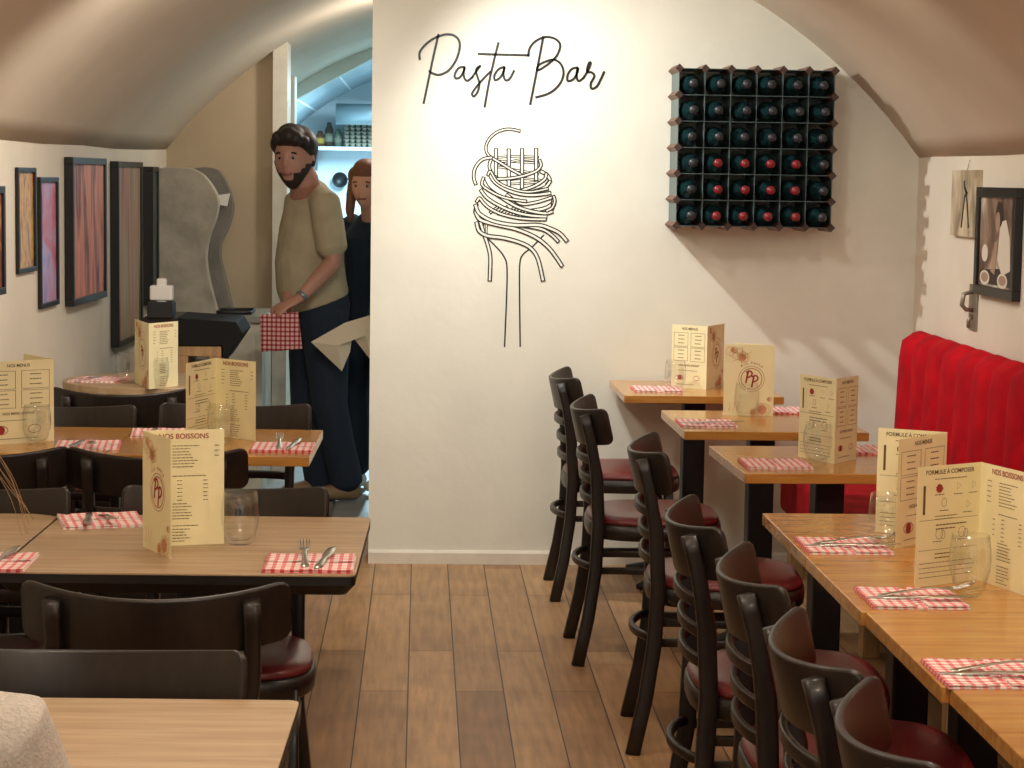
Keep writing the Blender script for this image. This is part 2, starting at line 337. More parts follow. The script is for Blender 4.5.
LET = {'P': [[(145, 50), (120, 160), (95, 280), (70, 400)], [(50, 175), (50, 140), (80, 100), (130, 65), (190, 48), (235, 60), (255, 100), (240, 170), (200, 230), (150, 255), (110, 245), (100, 235)]],
 'a': [[(278, 215), (250, 220), (230, 250), (232, 272), (255, 268), (275, 238), (280, 215), (274, 245), (280, 275), (295, 285), (318, 268)]],
 's': [[(318, 268), (345, 228), (360, 209), (342, 222), (338, 240), (347, 270), (355, 300), (347, 340), (328, 365), (318, 350), (345, 310), (385, 265), (410, 240)]],
 't': [[(452, 92), (430, 180), (405, 290), (382, 418)], [(350, 148), (480, 152), (605, 155)]],
 'a2': [[(482, 215), (455, 225), (433, 255), (435, 282), (460, 270), (478, 240), (484, 215), (478, 250), (488, 282), (510, 275), (532, 235)]],
 'B': [[(682, 60), (665, 150), (640, 280), (615, 405)], [(605, 158), (612, 120), (640, 85), (690, 62), (740, 70), (768, 100), (755, 150), (720, 190), (670, 225), (650, 230), (660, 205), (700, 185), (740, 178), (775, 205), (785, 255), (760, 310), (710, 350), (645, 370)]],
 'a3': [[(856, 218), (828, 225), (807, 255), (808, 287), (838, 275), (855, 245), (860, 218), (852, 255), (862, 287), (888, 270)]],
 'r': [[(888, 270), (912, 230), (925, 194), (914, 198), (906, 238), (930, 243), (943, 262), (925, 300), (930, 326), (955, 315), (975, 280), (993, 240)]]}
wd = empty('wall_lettering', 'thin black handwritten lettering reading Pasta Bar mounted high on the white wall', 'lettering', tuple(wpt(512, 75, 0)))
for k, st in LET.items():
    bm = B()
    for s in st: stroke(bm, s, 410, 25, 5.12, 2.3, -.001, .0025)
    o = link('letter', bm, artink, wd); o.matrix_parent_inverse = Matrix.Translation(-Vector(wd.location))
# noodles: (paths in crop pixels)
c6 = (460, 120, 6.4); c7 = (460, 200, 5.12)
D = []
for x, y0, y1 in ((230, 190, 370), (312, 192, 430), (397, 190, 450), (487, 188, 380)): D.append((c6, [(x, y0), (x, (y0+y1)/2), (x, y1)], 4.4))
back = []
for a in ([(240, 240), (360, 232), (500, 238)], [(240, 262), (370, 268), (505, 275)], [(245, 300), (360, 320), (500, 345)], [(245, 290), (380, 255), (500, 262)], [(300, 385), (400, 375), (520, 385)], [(310, 410), (420, 405), (520, 395)]):
    back.append((c6, a, 2.6))
noods = back + D + [
 (c6, [(205, 245), (190, 275), (190, 310), (210, 350), (245, 378)], 3.8),
 (c6, [(200, 240), (260, 275), (330, 318), (390, 350)], 3.8),
 (c6, [(510, 258), (518, 290), (490, 325), (420, 353), (330, 372), (240, 378)], 3.8),
 (c6, [(380, 70), (330, 60), (280, 62), (230, 82), (188, 120), (167, 165), (172, 210), (200, 242)], 3.6),
 (c6, [(100, 408), (88, 370), (92, 320), (115, 278), (150, 250), (200, 240)], 4.0),
 (c6, [(520, 330), (555, 350), (575, 385), (560, 410)], 4.4),
 (c6, [(552, 345), (540, 380), (480, 420), (400, 448)], 4.0),
 (c6, [(575, 395), (545, 430), (480, 455), (410, 470)], 4.2),
 (c6, [(600, 492), (560, 505), (480, 528), (390, 535), (300, 480)], 4.0),
 (c6, [(600, 500), (590, 535), (540, 565), (460, 580)], 4.4),
 (c6, [(595, 530), (585, 575), (540, 600)], 4.2)]
for i in range(6): noods.append((c6, [(195+46*i, 592+7*i), (220+46*i, 572+7*i), (255+46*i, 548+8*i)], 3.4))
noods += [
 (c6, [(190, 350), (225, 400), (300, 447), (390, 475), (480, 480), (575, 468)], 4.2),
 (c6, [(150, 385), (185, 440), (270, 500), (360, 552), (450, 582), (540, 597), (588, 588)], 4.2),
 (c6, [(135, 450), (175, 500), (260, 552), (360, 592), (460, 612), (550, 618)], 4.2),
 (c6, [(108, 520), (125, 500), (150, 530), (190, 565), (260, 600), (360, 625), (450, 634), (545, 636)], 4.0),
 (c6, [(150, 370), (140, 410), (170, 440), (240, 480), (320, 505), (420, 520)], 3.8),
 (c6, [(600, 490), (606, 520), (590, 560), (555, 582)], 3.8),
 (c6, [(105, 545), (98, 590), (120, 620), (170, 645), (240, 660), (320, 672)], 4.0),
 (c6, [(180, 350), (195, 330), (240, 395), (330, 440), (440, 460), (560, 440)], 3.6),
 (c7, [(118, 125), (116, 160), (122, 190)], 2.4), (c7, [(136, 125), (134, 160), (138, 190)], 2.4),
 (c7, [(105, 115), (125, 180), (145, 240), (155, 300), (152, 408)], 4.4),
 (c7, [(85, 118), (98, 158), (140, 183), (220, 194), (300, 215), (360, 245), (398, 300), (424, 408)], 4.6),
 (c7, [(320, 130), (420, 150), (470, 180), (500, 210)], 4.2),
 (c7, [(80, 62), (105, 102), (190, 127), (290, 150), (385, 190), (450, 240), (490, 290), (520, 335)], 4.6),
 (c7, [(80, 28), (100, 70), (170, 108), (280, 128), (400, 128), (460, 145), (510, 170), (544, 207)], 4.6)]
bl = B(); wh = B(); fb = B()
for pth in ([(140, 195), (190, 245), (225, 290), (240, 340), (239, 480), (228, 750)], [(428, 180), (370, 240), (322, 280), (306, 330), (305, 480), (308, 750)]): stroke(fb, pth, *c7, 1.5, -.001, .0006)
for i, ((ox, oy, sc), p, wv) in enumerate(noods):
    d = .0004+i*.00008
    stroke(bl, p, ox, oy, sc, wv, -.001, d); stroke(wh, p, ox, oy, sc, max(.8, wv-2.5), -.001, d+.00004)
dw = empty('pasta_wall_drawing', 'large black line drawing of spaghetti twirled round a fork on white wall', 'wall drawing', tuple(wpt(512, 240, 0)))
for nm, b_, m_ in (('outline', bl, artink), ('noodle_face', wh, wallwhite), ('fork_outline', fb, artink)):
    o = link(nm, b_, m_, dw); o.matrix_parent_inverse = Matrix.Translation(-Vector(dw.location))

# ------------------------------------------------------------------ wine rack
RX, RZ, CELL = 1.288, 1.682, .1008
rk = empty('wine_rack', 'square wood and metal wine rack of six by six cells hung on white wall', 'wine rack', (RX, YB, RZ)); rk.rotation_euler = (0, 0, 0)
y0, y1 = -.235, -.003; H3 = CELL*3
bm = B()
for i in range(7):
    v = -H3+i*CELL
    box(bm, -H3, H3, y0, y1, v-.0012, v+.0012); box(bm, v-.0012, v+.0012, y0, y1, -H3, H3)
link('metal_grid', bm, rackmetal, rk)
bm = B(); prism(bm, [(.0165, 0), (0, .0165), (-.0165, 0), (0, -.0165)], y0-.012, -.001, 'y'); bm.faces.ensure_lookup_table(); bm.faces[0].material_index = 1; peg = link('wooden_peg', bm, [rackwood, mat('dark_peg_end', (62, 44, 36), .5)], rk); first = True
for i in range(7):
    for j in range(7):
        if i in (0, 6) or j in (0, 6):
            p = peg if first else peg.copy()
            if not first: C.objects.link(p); p.parent = rk
            first = False; p.location = (-H3+i*CELL, 0, -H3+j*CELL)
def bottle(capm):
    e = empty('wine_bottle', '', 'bottle')
    prof = [(0, .006), (.02, .01), (.036, 0), (.0395, .006), (.0395, .185), (.036, .205), (.022, .228), (.0155, .245), (.0142, .262)]
    bm = B(); lathe(bm, prof, 24); link('glass_body', bm, bottleg, e)
    bm = B(); lathe(bm, [(.0150, .262), (.0155, .264), (.0155, .288), (.0165, .29), (.0165, .296), (.0150, .300), (0, .3005)], 20); c = link('capsule', bm, capm, e)
    if capm is redcap: c['label'] = 'red foil capsule'
    return e
protos = {}
rown = ['top', 'second', 'third', 'fourth', 'fifth', 'bottom']; coln = ['first', 'second', 'third', 'fourth', 'fifth', 'sixth']
rm = Matrix.Rotation(0, 4, 'Y')
for r_ in range(6):
    for c_ in range(6):
        red = r_ >= 3 and 1 <= c_ <= 4
        if red not in protos: e = protos[red] = bottle(redcap if red else blackcap)
        else: e = copy_tree(protos[red])
        p = rm @ Vector((-H3+(c_+.5)*CELL+random.uniform(-.006, .006), 0, -H3+(5-r_)*CELL+.0415))
        e.location = (RX+p.x, YB-.012-(.0 if red else random.uniform(0, .01)), RZ+p.z); e.rotation_euler = (PI/2, 0, 0)
        e['label'] = '%s wine bottle in %s row of the rack, %s from the left' % ('red-capped dark' if red else 'black-capped dark', rown[r_], coln[c_])
        e['group'] = 'wine bottles in the wall rack'; e['category'] = 'bottle'

# ------------------------------------------------------------------ tables
TZ = .755
def table(name, label, cx, cy, wx, wy, rz, topm, kind, th=.028, cat='table', group=None):
    t = empty(name, label, cat, (cx, cy, 0), rz, group)
    bm = B()
    if kind == 'round':
        prism(bm, ell(wx/2, wy/2, 48), TZ-th, TZ)
        top = link('tabletop', bm, topm, t, bevel=.003)
    elif kind == 'laminate':
        prism(bm, rr(wx, wy, .018), TZ-.004, TZ); top = link('tabletop', bm, topm, t, bevel=.001)
        bm = B(); a, b = wx/2, wy/2; lo = [(-a+.02, -b+.018), (a-.02, -b+.018), (a-.02, b-.018), (-a+.02, b-.018)]
        prof = [(0, TZ-.0042, 0), (0, TZ-.022, 0), (.018, TZ-.044, 0)]
        rings = []
        for ins, z, _ in prof: rings.append([bm.verts.new((x, y, z)) for x, y in rr(wx-2*ins-.002, wy-2*ins-.002, .016)])
        for r0, r1 in zip(rings, rings[1:]):
            for k in range(len(r0)): bm.faces.new((r0[k], r0[(k+1) % len(r0)], r1[(k+1) % len(r0)], r1[k]))
        bm.faces.new(rings[0]); bm.faces.new(rings[-1][::-1]); link('table_edge', bm, darkedge, t)
    else:
        prism(bm, rr(wx, wy, .006), TZ-th, TZ); top = link('tabletop', bm, topm, t, bevel=.002)
    bm = B(); box(bm, -.0425, .0425, -.0425, .0425, .03, TZ-th-.012); link('pole', bm, black, t, bevel=.006)
    bm = B(); box(bm, -.16, .16, -.16, .16, TZ-th-.016, TZ-th-.0005); link('mounting_plate', bm, black, t)
    bm = B()
    for k in range(4):
        a = PI/4+k*PI/2 if kind != 'x' else k*PI/2; d = Vector((math.cos(a), math.sin(a), 0))
        sweep(bm, [d*.02+Vector((0, 0, .055)), d*.12+Vector((0, 0, .045)), d*.22+Vector((0, 0, .03)), d*.30+Vector((0, 0, .014))], lambda i: rr(.05, (.04, .035, .03, .022)[i], .008), side=(-d.y, d.x, 0))
    link('base_foot', bm, black, t); return t
def corner(px, py): return atz(px, py, TZ)
# right row: far-left corner and near-left corner from survey
RT = [((609.7, 380), (624.3, 395.5), 'small honey wood pedestal table against the white wall, furthest in right row'),
      ((661, 410), (684.7, 431.5), 'honey wood pedestal table second from the white wall in right row'),
      ((708.6, 445.6), (745, 473.7), 'honey wood pedestal table third from the white wall, boxy standing menu on it')]
RW = .60; tables_r = []
for fl, nl, lab in RT:
    a = corner(*fl); b = corner(*nl); d = (a-b); L = d.length; rot = -math.atan2(d.x, d.y)
    cx = (a+b)/2+Vector((math.cos(rot), math.sin(rot), 0))*RW/2
    if cx.y+L/2 > YB-.005: cx.y = YB-.005-L/2
    tables_r.append(table('pedestal_table', lab, cx.x, cx.y, RW, min(L, .60), rot, honey, 'sq', group=None))
a = corner(762, 513); e = corner(1020, 752); print('row', a, e, corner(870, 612))
yf = a.y; lens_ = (a.y-corner(870, 612).y)/2
labs = ['honey wood table furthest of the joined run beside the red bench', 'honey wood table in the joined right run under the wide open drinks menu', 'honey wood table in the joined right run holding only a napkin and cutlery', 'nearest honey wood table at the bottom right corner of the view']
tr4 = []
for k in range(4):
    y1_ = yf-k*lens_-.001; y0_ = yf-(k+1)*lens_+.001
    xx = a.x+(0, .0, .008, .02)[k]
    t = table('pedestal_table', labs[k], xx+RW/2, (y0_+y1_)/2, RW, y1_-y0_, (0, 0, .01, .02)[k]*0, honey, 'sq'); tr4.append(t)
# left side
def left_table(name, lab, fr, nr, width, m, kind, depth=None, **k):
    a = corner(*fr); b = corner(*nr); d = (a-b); L = depth or d.length; rot = -math.atan2(d.x, d.y)
    u = Vector((math.cos(rot), math.sin(rot), 0)); v = Vector((-u.y, u.x, 0)); c = a-v*L/2-u*width/2
    t = table(name, lab, c.x, c.y, width, L, rot, m, kind, **k); return t, a, u, v, L
TL0, *_ = left_table('square_table', 'light oak laminate table at the bottom left in front of the seated person', (300, 700), (278, 768), .73, oak, 'laminate', depth=.70)
TL1, a1_, u1_, v1_, L1_ = left_table('square_table', 'light oak laminate table with black edge, standing menu and empty tumbler on it', (371, 517.5), (355.4, 575.5), .722, oak, 'laminate')
table('square_table', 'light oak laminate table joined left of the menu table, cut by picture edge', *(Vector(TL1.location)-u1_*.724)[:2], .715, L1_, TL1.rotation_euler.z, oak, 'laminate')
TL2, a2_, u2_, v2_, L2_ = left_table('square_table', 'honey wood table with wide open menu in the second row on the left', (323, 430), (309, 457), .58, honey, 'sq')
table('square_table', 'honey wood table against left wall with tall cream menu, joined to its neighbour', *(Vector(TL2.location)-u2_*.582)[:2], .575, L2_, TL2.rotation_euler.z, honey, 'sq')
p3 = corner(57, 385); TL3 = table('round_table', 'round light wood table at the far left by the wall pictures', p3.x+.335, 8.02, .70, .62, 0, oak, 'round')

# ------------------------------------------------------------------ chairs
def make_chair():
    t = empty('bistro_chair', '', 'chair')
    HB = .82
    def post(z):   # y of the rear post at height z
        pts = [(0, -.240), (.15, -.208), (.30, -.186), (.45, -.180), (.60, -.188), (.72, -.210), (.80, -.232)]
        for (z0, a), (z1, b) in zip(pts, pts[1:]):
            if z <= z1: return a+(b-a)*(z-z0)/(z1-z0)
        return pts[-1][1]
    PX = .172
    def ppost(z, s): return (s*(PX+.028*max(0, 1-z/.3)+.006*(z > .6)), post(z), z)
    zs = [0, .08, .15, .22, .30, .38, .45, .52, .60, .66, .72, .76, .795]
    for s in (-1, 1):
        bm = B(); sweep(bm, smooth_z([ppost(z, s) for z in zs]), lambda i: rr(.030, .040 if i < 9 else .034, .008), side=(1, 0, 0)); link('rear_leg', bm, darkwood, t)
    for s in (-1, 1):
        bm = B(); sweep(bm, [(s*.185, .185, 0), (s*.18, .175, .2), (s*.175, .168, .42)], lambda i: rr((.026, .031, .036)[i], (.026, .031, .036)[i], .007), side=(1, 0, 0)); link('front_leg', bm, darkwood, t)
    # back panel: bent ply, ends forward, rounded corners
    n = 24; pts = []; hs = []
    for k in range(n+1):
        u = math.sin(PI/2*(-1+2*k/n)); x = .25*u*(1-.04*u*u); y = -.268+.088*u*u
        pts.append((x, y+.022, .746+.022*u*u)); e = min(k, n-k)*.5/n*1.0
        d = .25*(1-abs(u)); rad = .022; hs.append(.116 if d > rad else .116-2*(rad-math.sqrt(max(0, rad*rad-(rad-d)**2)))*.8)
    bm = B(); sweep(bm, pts, lambda i: rr(hs[i], .013, .005), side=(0, -.22, 1)); link('back_panel', bm, darkwood, t)
    # ladder slats
    def bow(z, bulge, h, tk, nm, m=darkwood, z2=None, n=10):
        bm = B(); pts = []
        for k in range(n+1):
            u = -1+2*k/n; pts.append((PX*u, post(z)-bulge*(1-u*u)**.8, z))
        sweep(bm, pts, rr(h, tk, min(h, tk)*.35), side=(0, 0, 1)); link(nm, bm, m, t)
    for z in (.650, .585, .520): bow(z, .036, .026, .014, 'back_slat')
    bow(.31, .055, .022, .018, 'rear_stretcher')
    # seat
    def seat_pts(g=0, n=40):
        out = []
        for k in range(n):
            a = 2*PI*k/n; c, s = math.cos(a), math.sin(a); q = 3.2
            rx = .222+g; ry = .215+g
            x = rx*abs(c)**(2/q)*(1 if c > 0 else -1); y = ry*abs(s)**(2/q)*(1 if s > 0 else -1)
            x *= 1+.06*(y/ry); out.append((x, y+.008))
        return out
    bm = B(); rings = [(-.004, .400), (0, .404), (.002, .425), (0, .445), (-.006, .448)]
    R = [[bm.verts.new((x, y, z)) for x, y in seat_pts(g)] for g, z in rings]
    for r0, r1 in zip(R, R[1:]):
        for k in range(40): bm.faces.new((r0[k], r0[(k+1) % 40], r1[(k+1) % 40], r1[k])).smooth = True
    bm.faces.new(R[0][::-1]); bm.faces.new(R[-1]); link('seat_frame', bm, darkwood, t)
    bm = B(); rings = [(-.008, .446), (-.004, .455), (-.010, .466), (-.04, .474), (-.09, .478), (-.15, .480)]
    R = [[bm.verts.new((x, y, z)) for x, y in seat_pts(g)] for g, z in rings]
    for r0, r1 in zip(R, R[1:]):
        for k in range(40): bm.faces.new((r0[k], r0[(k+1) % 40], r1[(k+1) % 40], r1[k])).smooth = True
    bm.faces.new(R[0][::-1]); bm.faces.new(R[-1]).smooth = True; link('seat_cushion', bm, burg, t)
    for s in (-1, 1):
        for z in (.30, .355):
            bm = B(); sweep(bm, [(s*PX, post(z), z), (s*.178, 0, z), (s*.178, .17, z)], rr(.018, .022, .005), side=(1, 0, 0)); link('side_stretcher', bm, darkwood, t)
    bm = B(); sweep(bm, [(-.178, .172, .33), (0, .172, .33), (.178, .172, .33)], rr(.018, .022, .005), side=(0, 1, 0)); link('front_stretcher', bm, darkwood, t)
    return t
def smooth_z(pts):
    P = [Vector(p) for p in pts]; out = []
    for i in range(len(P)-1):
        p0 = P[max(i-1, 0)]; p1 = P[i]; p2 = P[i+1]; p3 = P[min(i+2, len(P)-1)]
        out.append(p1)
    out.append(P[-1]); return out
ch0 = make_chair(); used = [0]
def chair(x, y, rz, lab, grp, sc=1.0):
    c = ch0 if not used[0] else copy_tree(ch0); used[0] = 1
    c.location = (x, y, 0); c.rotation_euler = (0, 0, rz); c['label'] = lab; c['category'] = 'chair'; c['group'] = grp; c.scale = (sc,)*3; return c
gr = 'dark wood bistro chairs along the right row'; gl = 'dark wood bistro chairs on the left side'
# right row: nearest rear foot / panel crown surveyed
def rchair(px, py, lab, z=.813, rz=-PI/2, off=.255):
    p = atz(px, py, z); x, y = p.x, p.y; return chair(x+off, y, rz, lab, gr, 1.015)
rc = [(552, 377, 'dark bistro chair nearest the white wall, at the furthest table of right row'),
      (574, 407, 'dark bistro chair second from the white wall, curved back seen edge on'),
      (632, 449, 'dark bistro chair third from the white wall, in front of a black table pole'),
      (671, 519, 'dark bistro chair with ladder slats beside the start of the joined tables'),
      (724, 573, 'dark bistro chair fifth from the white wall, beside the wide open menu table'),
      (779, 648, 'dark bistro chair sixth from the white wall, worn top edge, pale pink seat back'),
      (848, 732, 'nearest dark bistro chair at bottom right, only back panel and red seat visible')]
rrot = (-PI/2, -PI/2, -PI/2-.06, -PI/2-.02, -PI/2-.03, -PI/2, -PI/2-.05)
for (px, py, lab), rz in zip(rc, rrot): rchair(px, py, lab, rz=rz)
def lchair(px, py, facing, lab, z=.80):   # px,py = middle of the top edge of the back
    p = atz(px, py, z); s = 1 if facing > 0 else -1
    return chair(p.x, p.y+s*.255, 0 if s > 0 else PI, lab, gl)
lchair(150, 601, 1, 'dark bistro chair with broad curved back facing the table with the tumbler')
lchair(98, 652, -1, 'dark bistro chair pushed under the nearest left table, only its back panel showing')
lchair(229, 490, -1, 'dark bistro chair behind the tumbler table, burgundy seat showing at right')
lchair(-27, 491, -1, 'dark bistro chair behind the joined left table, only back top right visible')
lchair(153, 459, 1, 'dark bistro chair facing the second row table, behind the nearest standing menu')
lchair(-28, 457, 1, 'dark bistro chair facing the wall-side table of the second row, at left edge')
lchair(238, 407, -1, 'dark bistro chair behind the second row table with the open menu')
lchair(64, 408, -1, 'dark bistro chair behind the second row table beside the left wall')
lchair(118, 396, 1, 'dark bistro chair at the near side of the round table')

# ------------------------------------------------------------------ menus
LOGO_P = None
def quad(bm, u0, u1, v0, v1, T, mi=0):
    vv = [bm.verts.new(T(u, v)) for u, v in ((u0, v0), (u1, v0), (u1, v1), (u0, v1))]; bm.faces.new(vv).material_index = mi
def ring(bm, cu, cv, ru, rv, wd_, T, mi, n=28):
    a = [bm.verts.new(T(cu+ru*math.cos(2*PI*k/n), cv+rv*math.sin(2*PI*k/n))) for k in range(n)]
    b = [bm.verts.new(T(cu+(ru-wd_)*math.cos(2*PI*k/n), cv+(rv-wd_)*math.sin(2*PI*k/n))) for k in range(n)]
    for k in range(n): bm.faces.new((a[k], a[(k+1) % n], b[(k+1) % n], b[k])).material_index = mi
def ribbon(bm, pts, wd_, T, mi):
    P = smooth_path(pts, 4); L = []
    for i, p in enumerate(P):
        t = (P[min(i+1, len(P)-1)]-P[max(i-1, 0)]).normalized(); L.append((bm.verts.new(T(p.x-t.y*wd_/2, p.y+t.x*wd_/2)), bm.verts.new(T(p.x+t.y*wd_/2, p.y-t.x*wd_/2))))
    for a, b in zip(L, L[1:]): bm.faces.new((a[0], b[0], b[1], a[1])).material_index = mi
def blob(bm, cu, cv, r, T, mi, seed=0):
    rnd = random.Random(seed); n = 18
    vv = [bm.verts.new(T(cu+r*(1+.12*math.sin(3*k+seed)+rnd.uniform(-.06, .06))*math.cos(2*PI*k/n), cv+r*(1+.1*math.cos(2*k+seed))*math.sin(2*PI*k/n))) for k in range(n)]; bm.faces.new(vv).material_index = mi
def txt(bm, s, cu, cv, size, T, mi, maxw=None):
    me = text_mesh(s, size); off = []; k = 1
    if maxw:
        wdt = max(v.co.x for v in me.vertices)-min(v.co.x for v in me.vertices); k = min(1, maxw/wdt)
    vs_ = [bm.verts.new(T(cu+v.co.x*k, cv+v.co.y)) for v in me.vertices]
    for p in me.polygons:
        try: bm.faces.new([vs_[i] for i in p.vertices]).material_index = mi
        except ValueError: pass
def lines(bm, u0, u1, v, n, dv, T, rnd, h=.0016, jit=.4, mi=0):
    for k in range(n):
        u = u0; 
        end = u1-(u1-u0)*rnd.uniform(0, jit)
        while u < end:
            w_ = rnd.uniform(.004, .011); quad(bm, u, min(u+w_, end), v-k*dv, v-k*dv+h, T, mi); u += w_+.0014
def print_panel(bm, kind, W, H, T, seed):
    rnd = random.Random(seed)
    if kind == 'cover':
        cu, cv = W*.55, H*.52
        ring(bm, cu, cv, W*.26, W*.26, .0012, T, 1); ring(bm, cu, cv, W*.215, W*.215, .0020, T, 1)
        for dx, dz in ((-.016, .007), (.004, -.008)):
            ribbon(bm, [(cu+dx-.003, cv+dz-.022), (cu+dx, cv+dz-.004), (cu+dx+.004, cv+dz+.016)], .0060, T, 1)
            ribbon(bm, [(cu+dx-.003, cv+dz+.015), (cu+dx+.010, cv+dz+.020), (cu+dx+.018, cv+dz+.012), (cu+dx+.013, cv+dz+.002), (cu+dx+.001, cv+dz-.003)], .0052, T, 1)
        for i, chh in enumerate('PIU PASTA'):
            a = math.radians(128-76*i/8); txt(bm, chh, cu+W*.32*math.cos(a), cv+W*.32*math.sin(a)-.003, .010, T, 1)
        for q in range(6): ring(bm, W*(.12+.1*q*.6), H*(.90-.03*(q % 3)), W*(.10-.01*q), W*(.09-.008*q), .001, T, 2)
        for (u, v, q, sd_) in ((.36, .82, .12, 2), (.17, .92, .07, 4), (.78, .09, .15, 5), (.60, .05, .09, 7), (.90, .24, .05, 9)):
            blob(bm, W*u, H*v, W*q*.62, T, 2, sd_)
            for g in (1.0, .82): ring(bm, W*(u+.02*g), H*v, W*q*g, W*q*g*.92, .0011, T, 2)
        for g in range(5): ribbon(bm, [(W*.36, H*.82), (W*(.36+.22*math.cos(.6+g)), H*.82+W*.20*math.sin(.6+g))], .0012, T, 2)
        for q in range(3): ribbon(bm, [(W*(.1+.08*q), H*.06), (W*(.14+.08*q), H*.12), (W*(.12+.1*q), H*.19)], .0012, T, 2)
    elif kind == 'boissons':
        txt(bm, 'NOS BOISSONS', W*.5, H*.925, .0155, T, 1, W*.72)
        lines(bm, W*.36, W*.70, H*.86, 8, .0065, T, rnd); lines(bm, W*.14, W*.22, H*.86, 5, .0105, T, rnd, jit=.1); lines(bm, W*.88, W*.94, H*.86, 3, .011, T, rnd, jit=.1)
        lines(bm, W*.36, W*.86, H*.60, 1, .01, T, rnd); lines(bm, W*.26, W*.30, H*.55, 4, .0105, T, rnd, jit=0); lines(bm, W*.42, W*.48, H*.56, 6, .0085, T, rnd, jit=0); lines(bm, W*.74, W*.80, H*.56, 6, .0085, T, rnd, jit=0)
        lines(bm, W*.36, W*.62, H*.36, 6, .0065, T, rnd); lines(bm, W*.36, W*.70, H*.17, 1, .007, T, rnd); lines(bm, W*.36, W*.60, H*.14, 5, .0065, T, rnd)
    elif kind == 'menus':
        txt(bm, 'NOS MENUS', W*.5, H*.925, .013, T, 0, W*.5)
        for u0 in (.06, .54):
            for (v0, v1) in ((.66, .88), (.43, .645)):
                for a in ((u0, u0+.40, v0, v0+.004), (u0, u0+.40, v1-.004, v1), (u0, u0+.006, v0, v1), (u0+.394, u0+.40, v0, v1)): quad(bm, a[0]*W, a[1]*W, a[2]*H, a[3]*H, T, 0)
                for q in range(3): lines(bm, (u0+.12)*W, (u0+.30)*W, (v1-.05-.06*q)*H, 1, .01, T, rnd, h=.0024, jit=.1)
        txt(bm, 'NOS MENU ENFANT', W*.5, H*.35, .011, T, 0, W*.6); lines(bm, W*.2, W*.8, H*.28, 1, .01, T, rnd)
        ring(bm, W*.25, H*.17, W*.10, W*.06, .002, T, 1); blob(bm, W*.25, H*.17, W*.055, T, 1, 3); ring(bm, W*.72, H*.17, W*.09, W*.06, .0014, T, 1)
        lines(bm, W*.16, W*.8, H*.06, 1, .01, T, rnd)
    else:   # formule
        txt(bm, 'FORMULE À COMPOSER', W*.5, H*.93, .0125, T, 0, W*.76); lines(bm, W*.26, W*.78, H*.885, 1, .01, T, rnd)
        quad(bm, W*.09, W*.125, H*.60, H*.84, T, 0)
        blob(bm, W*.34, H*.81, .009, T, 1, 2); lines(bm, W*.27, W*.42, H*.755, 1, .01, T, rnd, jit=0)
        for (u, v) in ((.64, .82), (.42, .69), (.80, .66), (.88, .82)): ring(bm, W*u, H*v, .007, .009, .0008, T, 0, 3 if u > .6 else 14); lines(bm, W*(u-.07), W*(u+.07), H*(v-.07), 1, .01, T, rnd, jit=0)
        for v in (.55, .30): quad(bm, W*.04, W*.96, H*v, H*v+.0008, T, 0)
        lines(bm, W*.28, W*.72, H*.575, 2, .006, T, rnd)
        lines(bm, W*.3, W*.8, H*.50, 2, .008, T, rnd, h=.0024)
        for u in (.36, .72): ring(bm, W*u, H*.43, .010, .011, .0009, T, 0); ring(bm, W*(u+.06), H*.42, .006, .009, .0009, T, 0); lines(bm, W*(u-.1), W*(u+.1), H*.365, 1, .01, T, rnd)
        lines(bm, W*.3, W*.7, H*.26, 2, .008, T, rnd, h=.0022); lines(bm, W*.06, W*.94, H*.19, 4, .0095, T, rnd, h=.0012, jit=.1)
def menu(label, pts, kinds, H=.25, flips=None):
    P = [corner(*p) if len(p) == 2 else Vector(p) for p in pts]; c = sum(P, Vector())/len(P); c.z = TZ
    e = empty('menu_card', label, 'menu', tuple(c), 0, 'standing menu cards'); P = [p-c for p in P]
    for p in P: p.z = 0
    bm = B(); t = .0006
    offs = []
    n = len(P)
    for i in range(n):
        d = (P[min(i+1, n-1)]-P[max(i-1, 0)]).normalized(); offs.append(Vector((-d.y, d.x, 0))*t/2)
    poly = [(p+o_) for p, o_ in zip(P, offs)]+[(p-o_) for p, o_ in zip(P[::-1], offs[::-1])]
    prism(bm, [(q.x, q.y) for q in poly], .0005, H); link('card', bm, paper, e)
    camloc = Vector((0, 0, 0))-Vector((c.x, c.y, 0))
    for i, k in enumerate(kinds):
        if not k: continue
        a, b = P[i], P[i+1]; mid = (a+b)/2
        # reading direction: left to right for a viewer on the aisle side
        d = (b-a).normalized(); nrm = Vector((d.y, -d.x, 0))
        if nrm.dot(camloc-mid) < 0: a, b, d, nrm = b, a, -d, -nrm
        W = (b-a).length
        def T(u, v, a=a, d=d, nrm=nrm): return a+d*u+nrm*.0011+Vector((0, 0, v))
        bm = B(); print_panel(bm, k, W, H, T, len(k)*7+i); link('printed_text', bm, [ink, redink, orangeink], e, recalc=False)
    return e
menu('tall cream bifold menu with red logo cover and NOS BOISSONS page beside the tumbler', [(171, 559), (143, 547), (224, 544)], ['cover', 'boissons'], .252)
menu('cream menu opened wide on the second left table, top edges meeting in the middle', [(186, 444), (216, 436), (255.5, 441)], ['formule', 'boissons'], .24)
menu('cream menu reading NOS MENUS at the left edge, on the wall-side table', [(-17, 446), (54, 441), (24, 433)], ['menus', None], .245)
menu('narrow cream menu standing on the round table at the far left', [(135, 383), (149, 389.5), (178, 386)], ['cover', 'boissons'], .245)
menu('cream menu with shaded logo side on the furthest right table', [(671, 387), (706, 390), (723, 385.5)], ['menus', 'cover'], .245)
menu('cream menu showing its red logo cover on the second table from the white wall', [(733, 413), (773, 416.5), (723, 415)], [None, 'cover'], .245)
menu('box-like cream menu with one shaded side on the third right table', [(798, 457), (834, 464), (856, 459)], ['formule', 'menus'], .245)
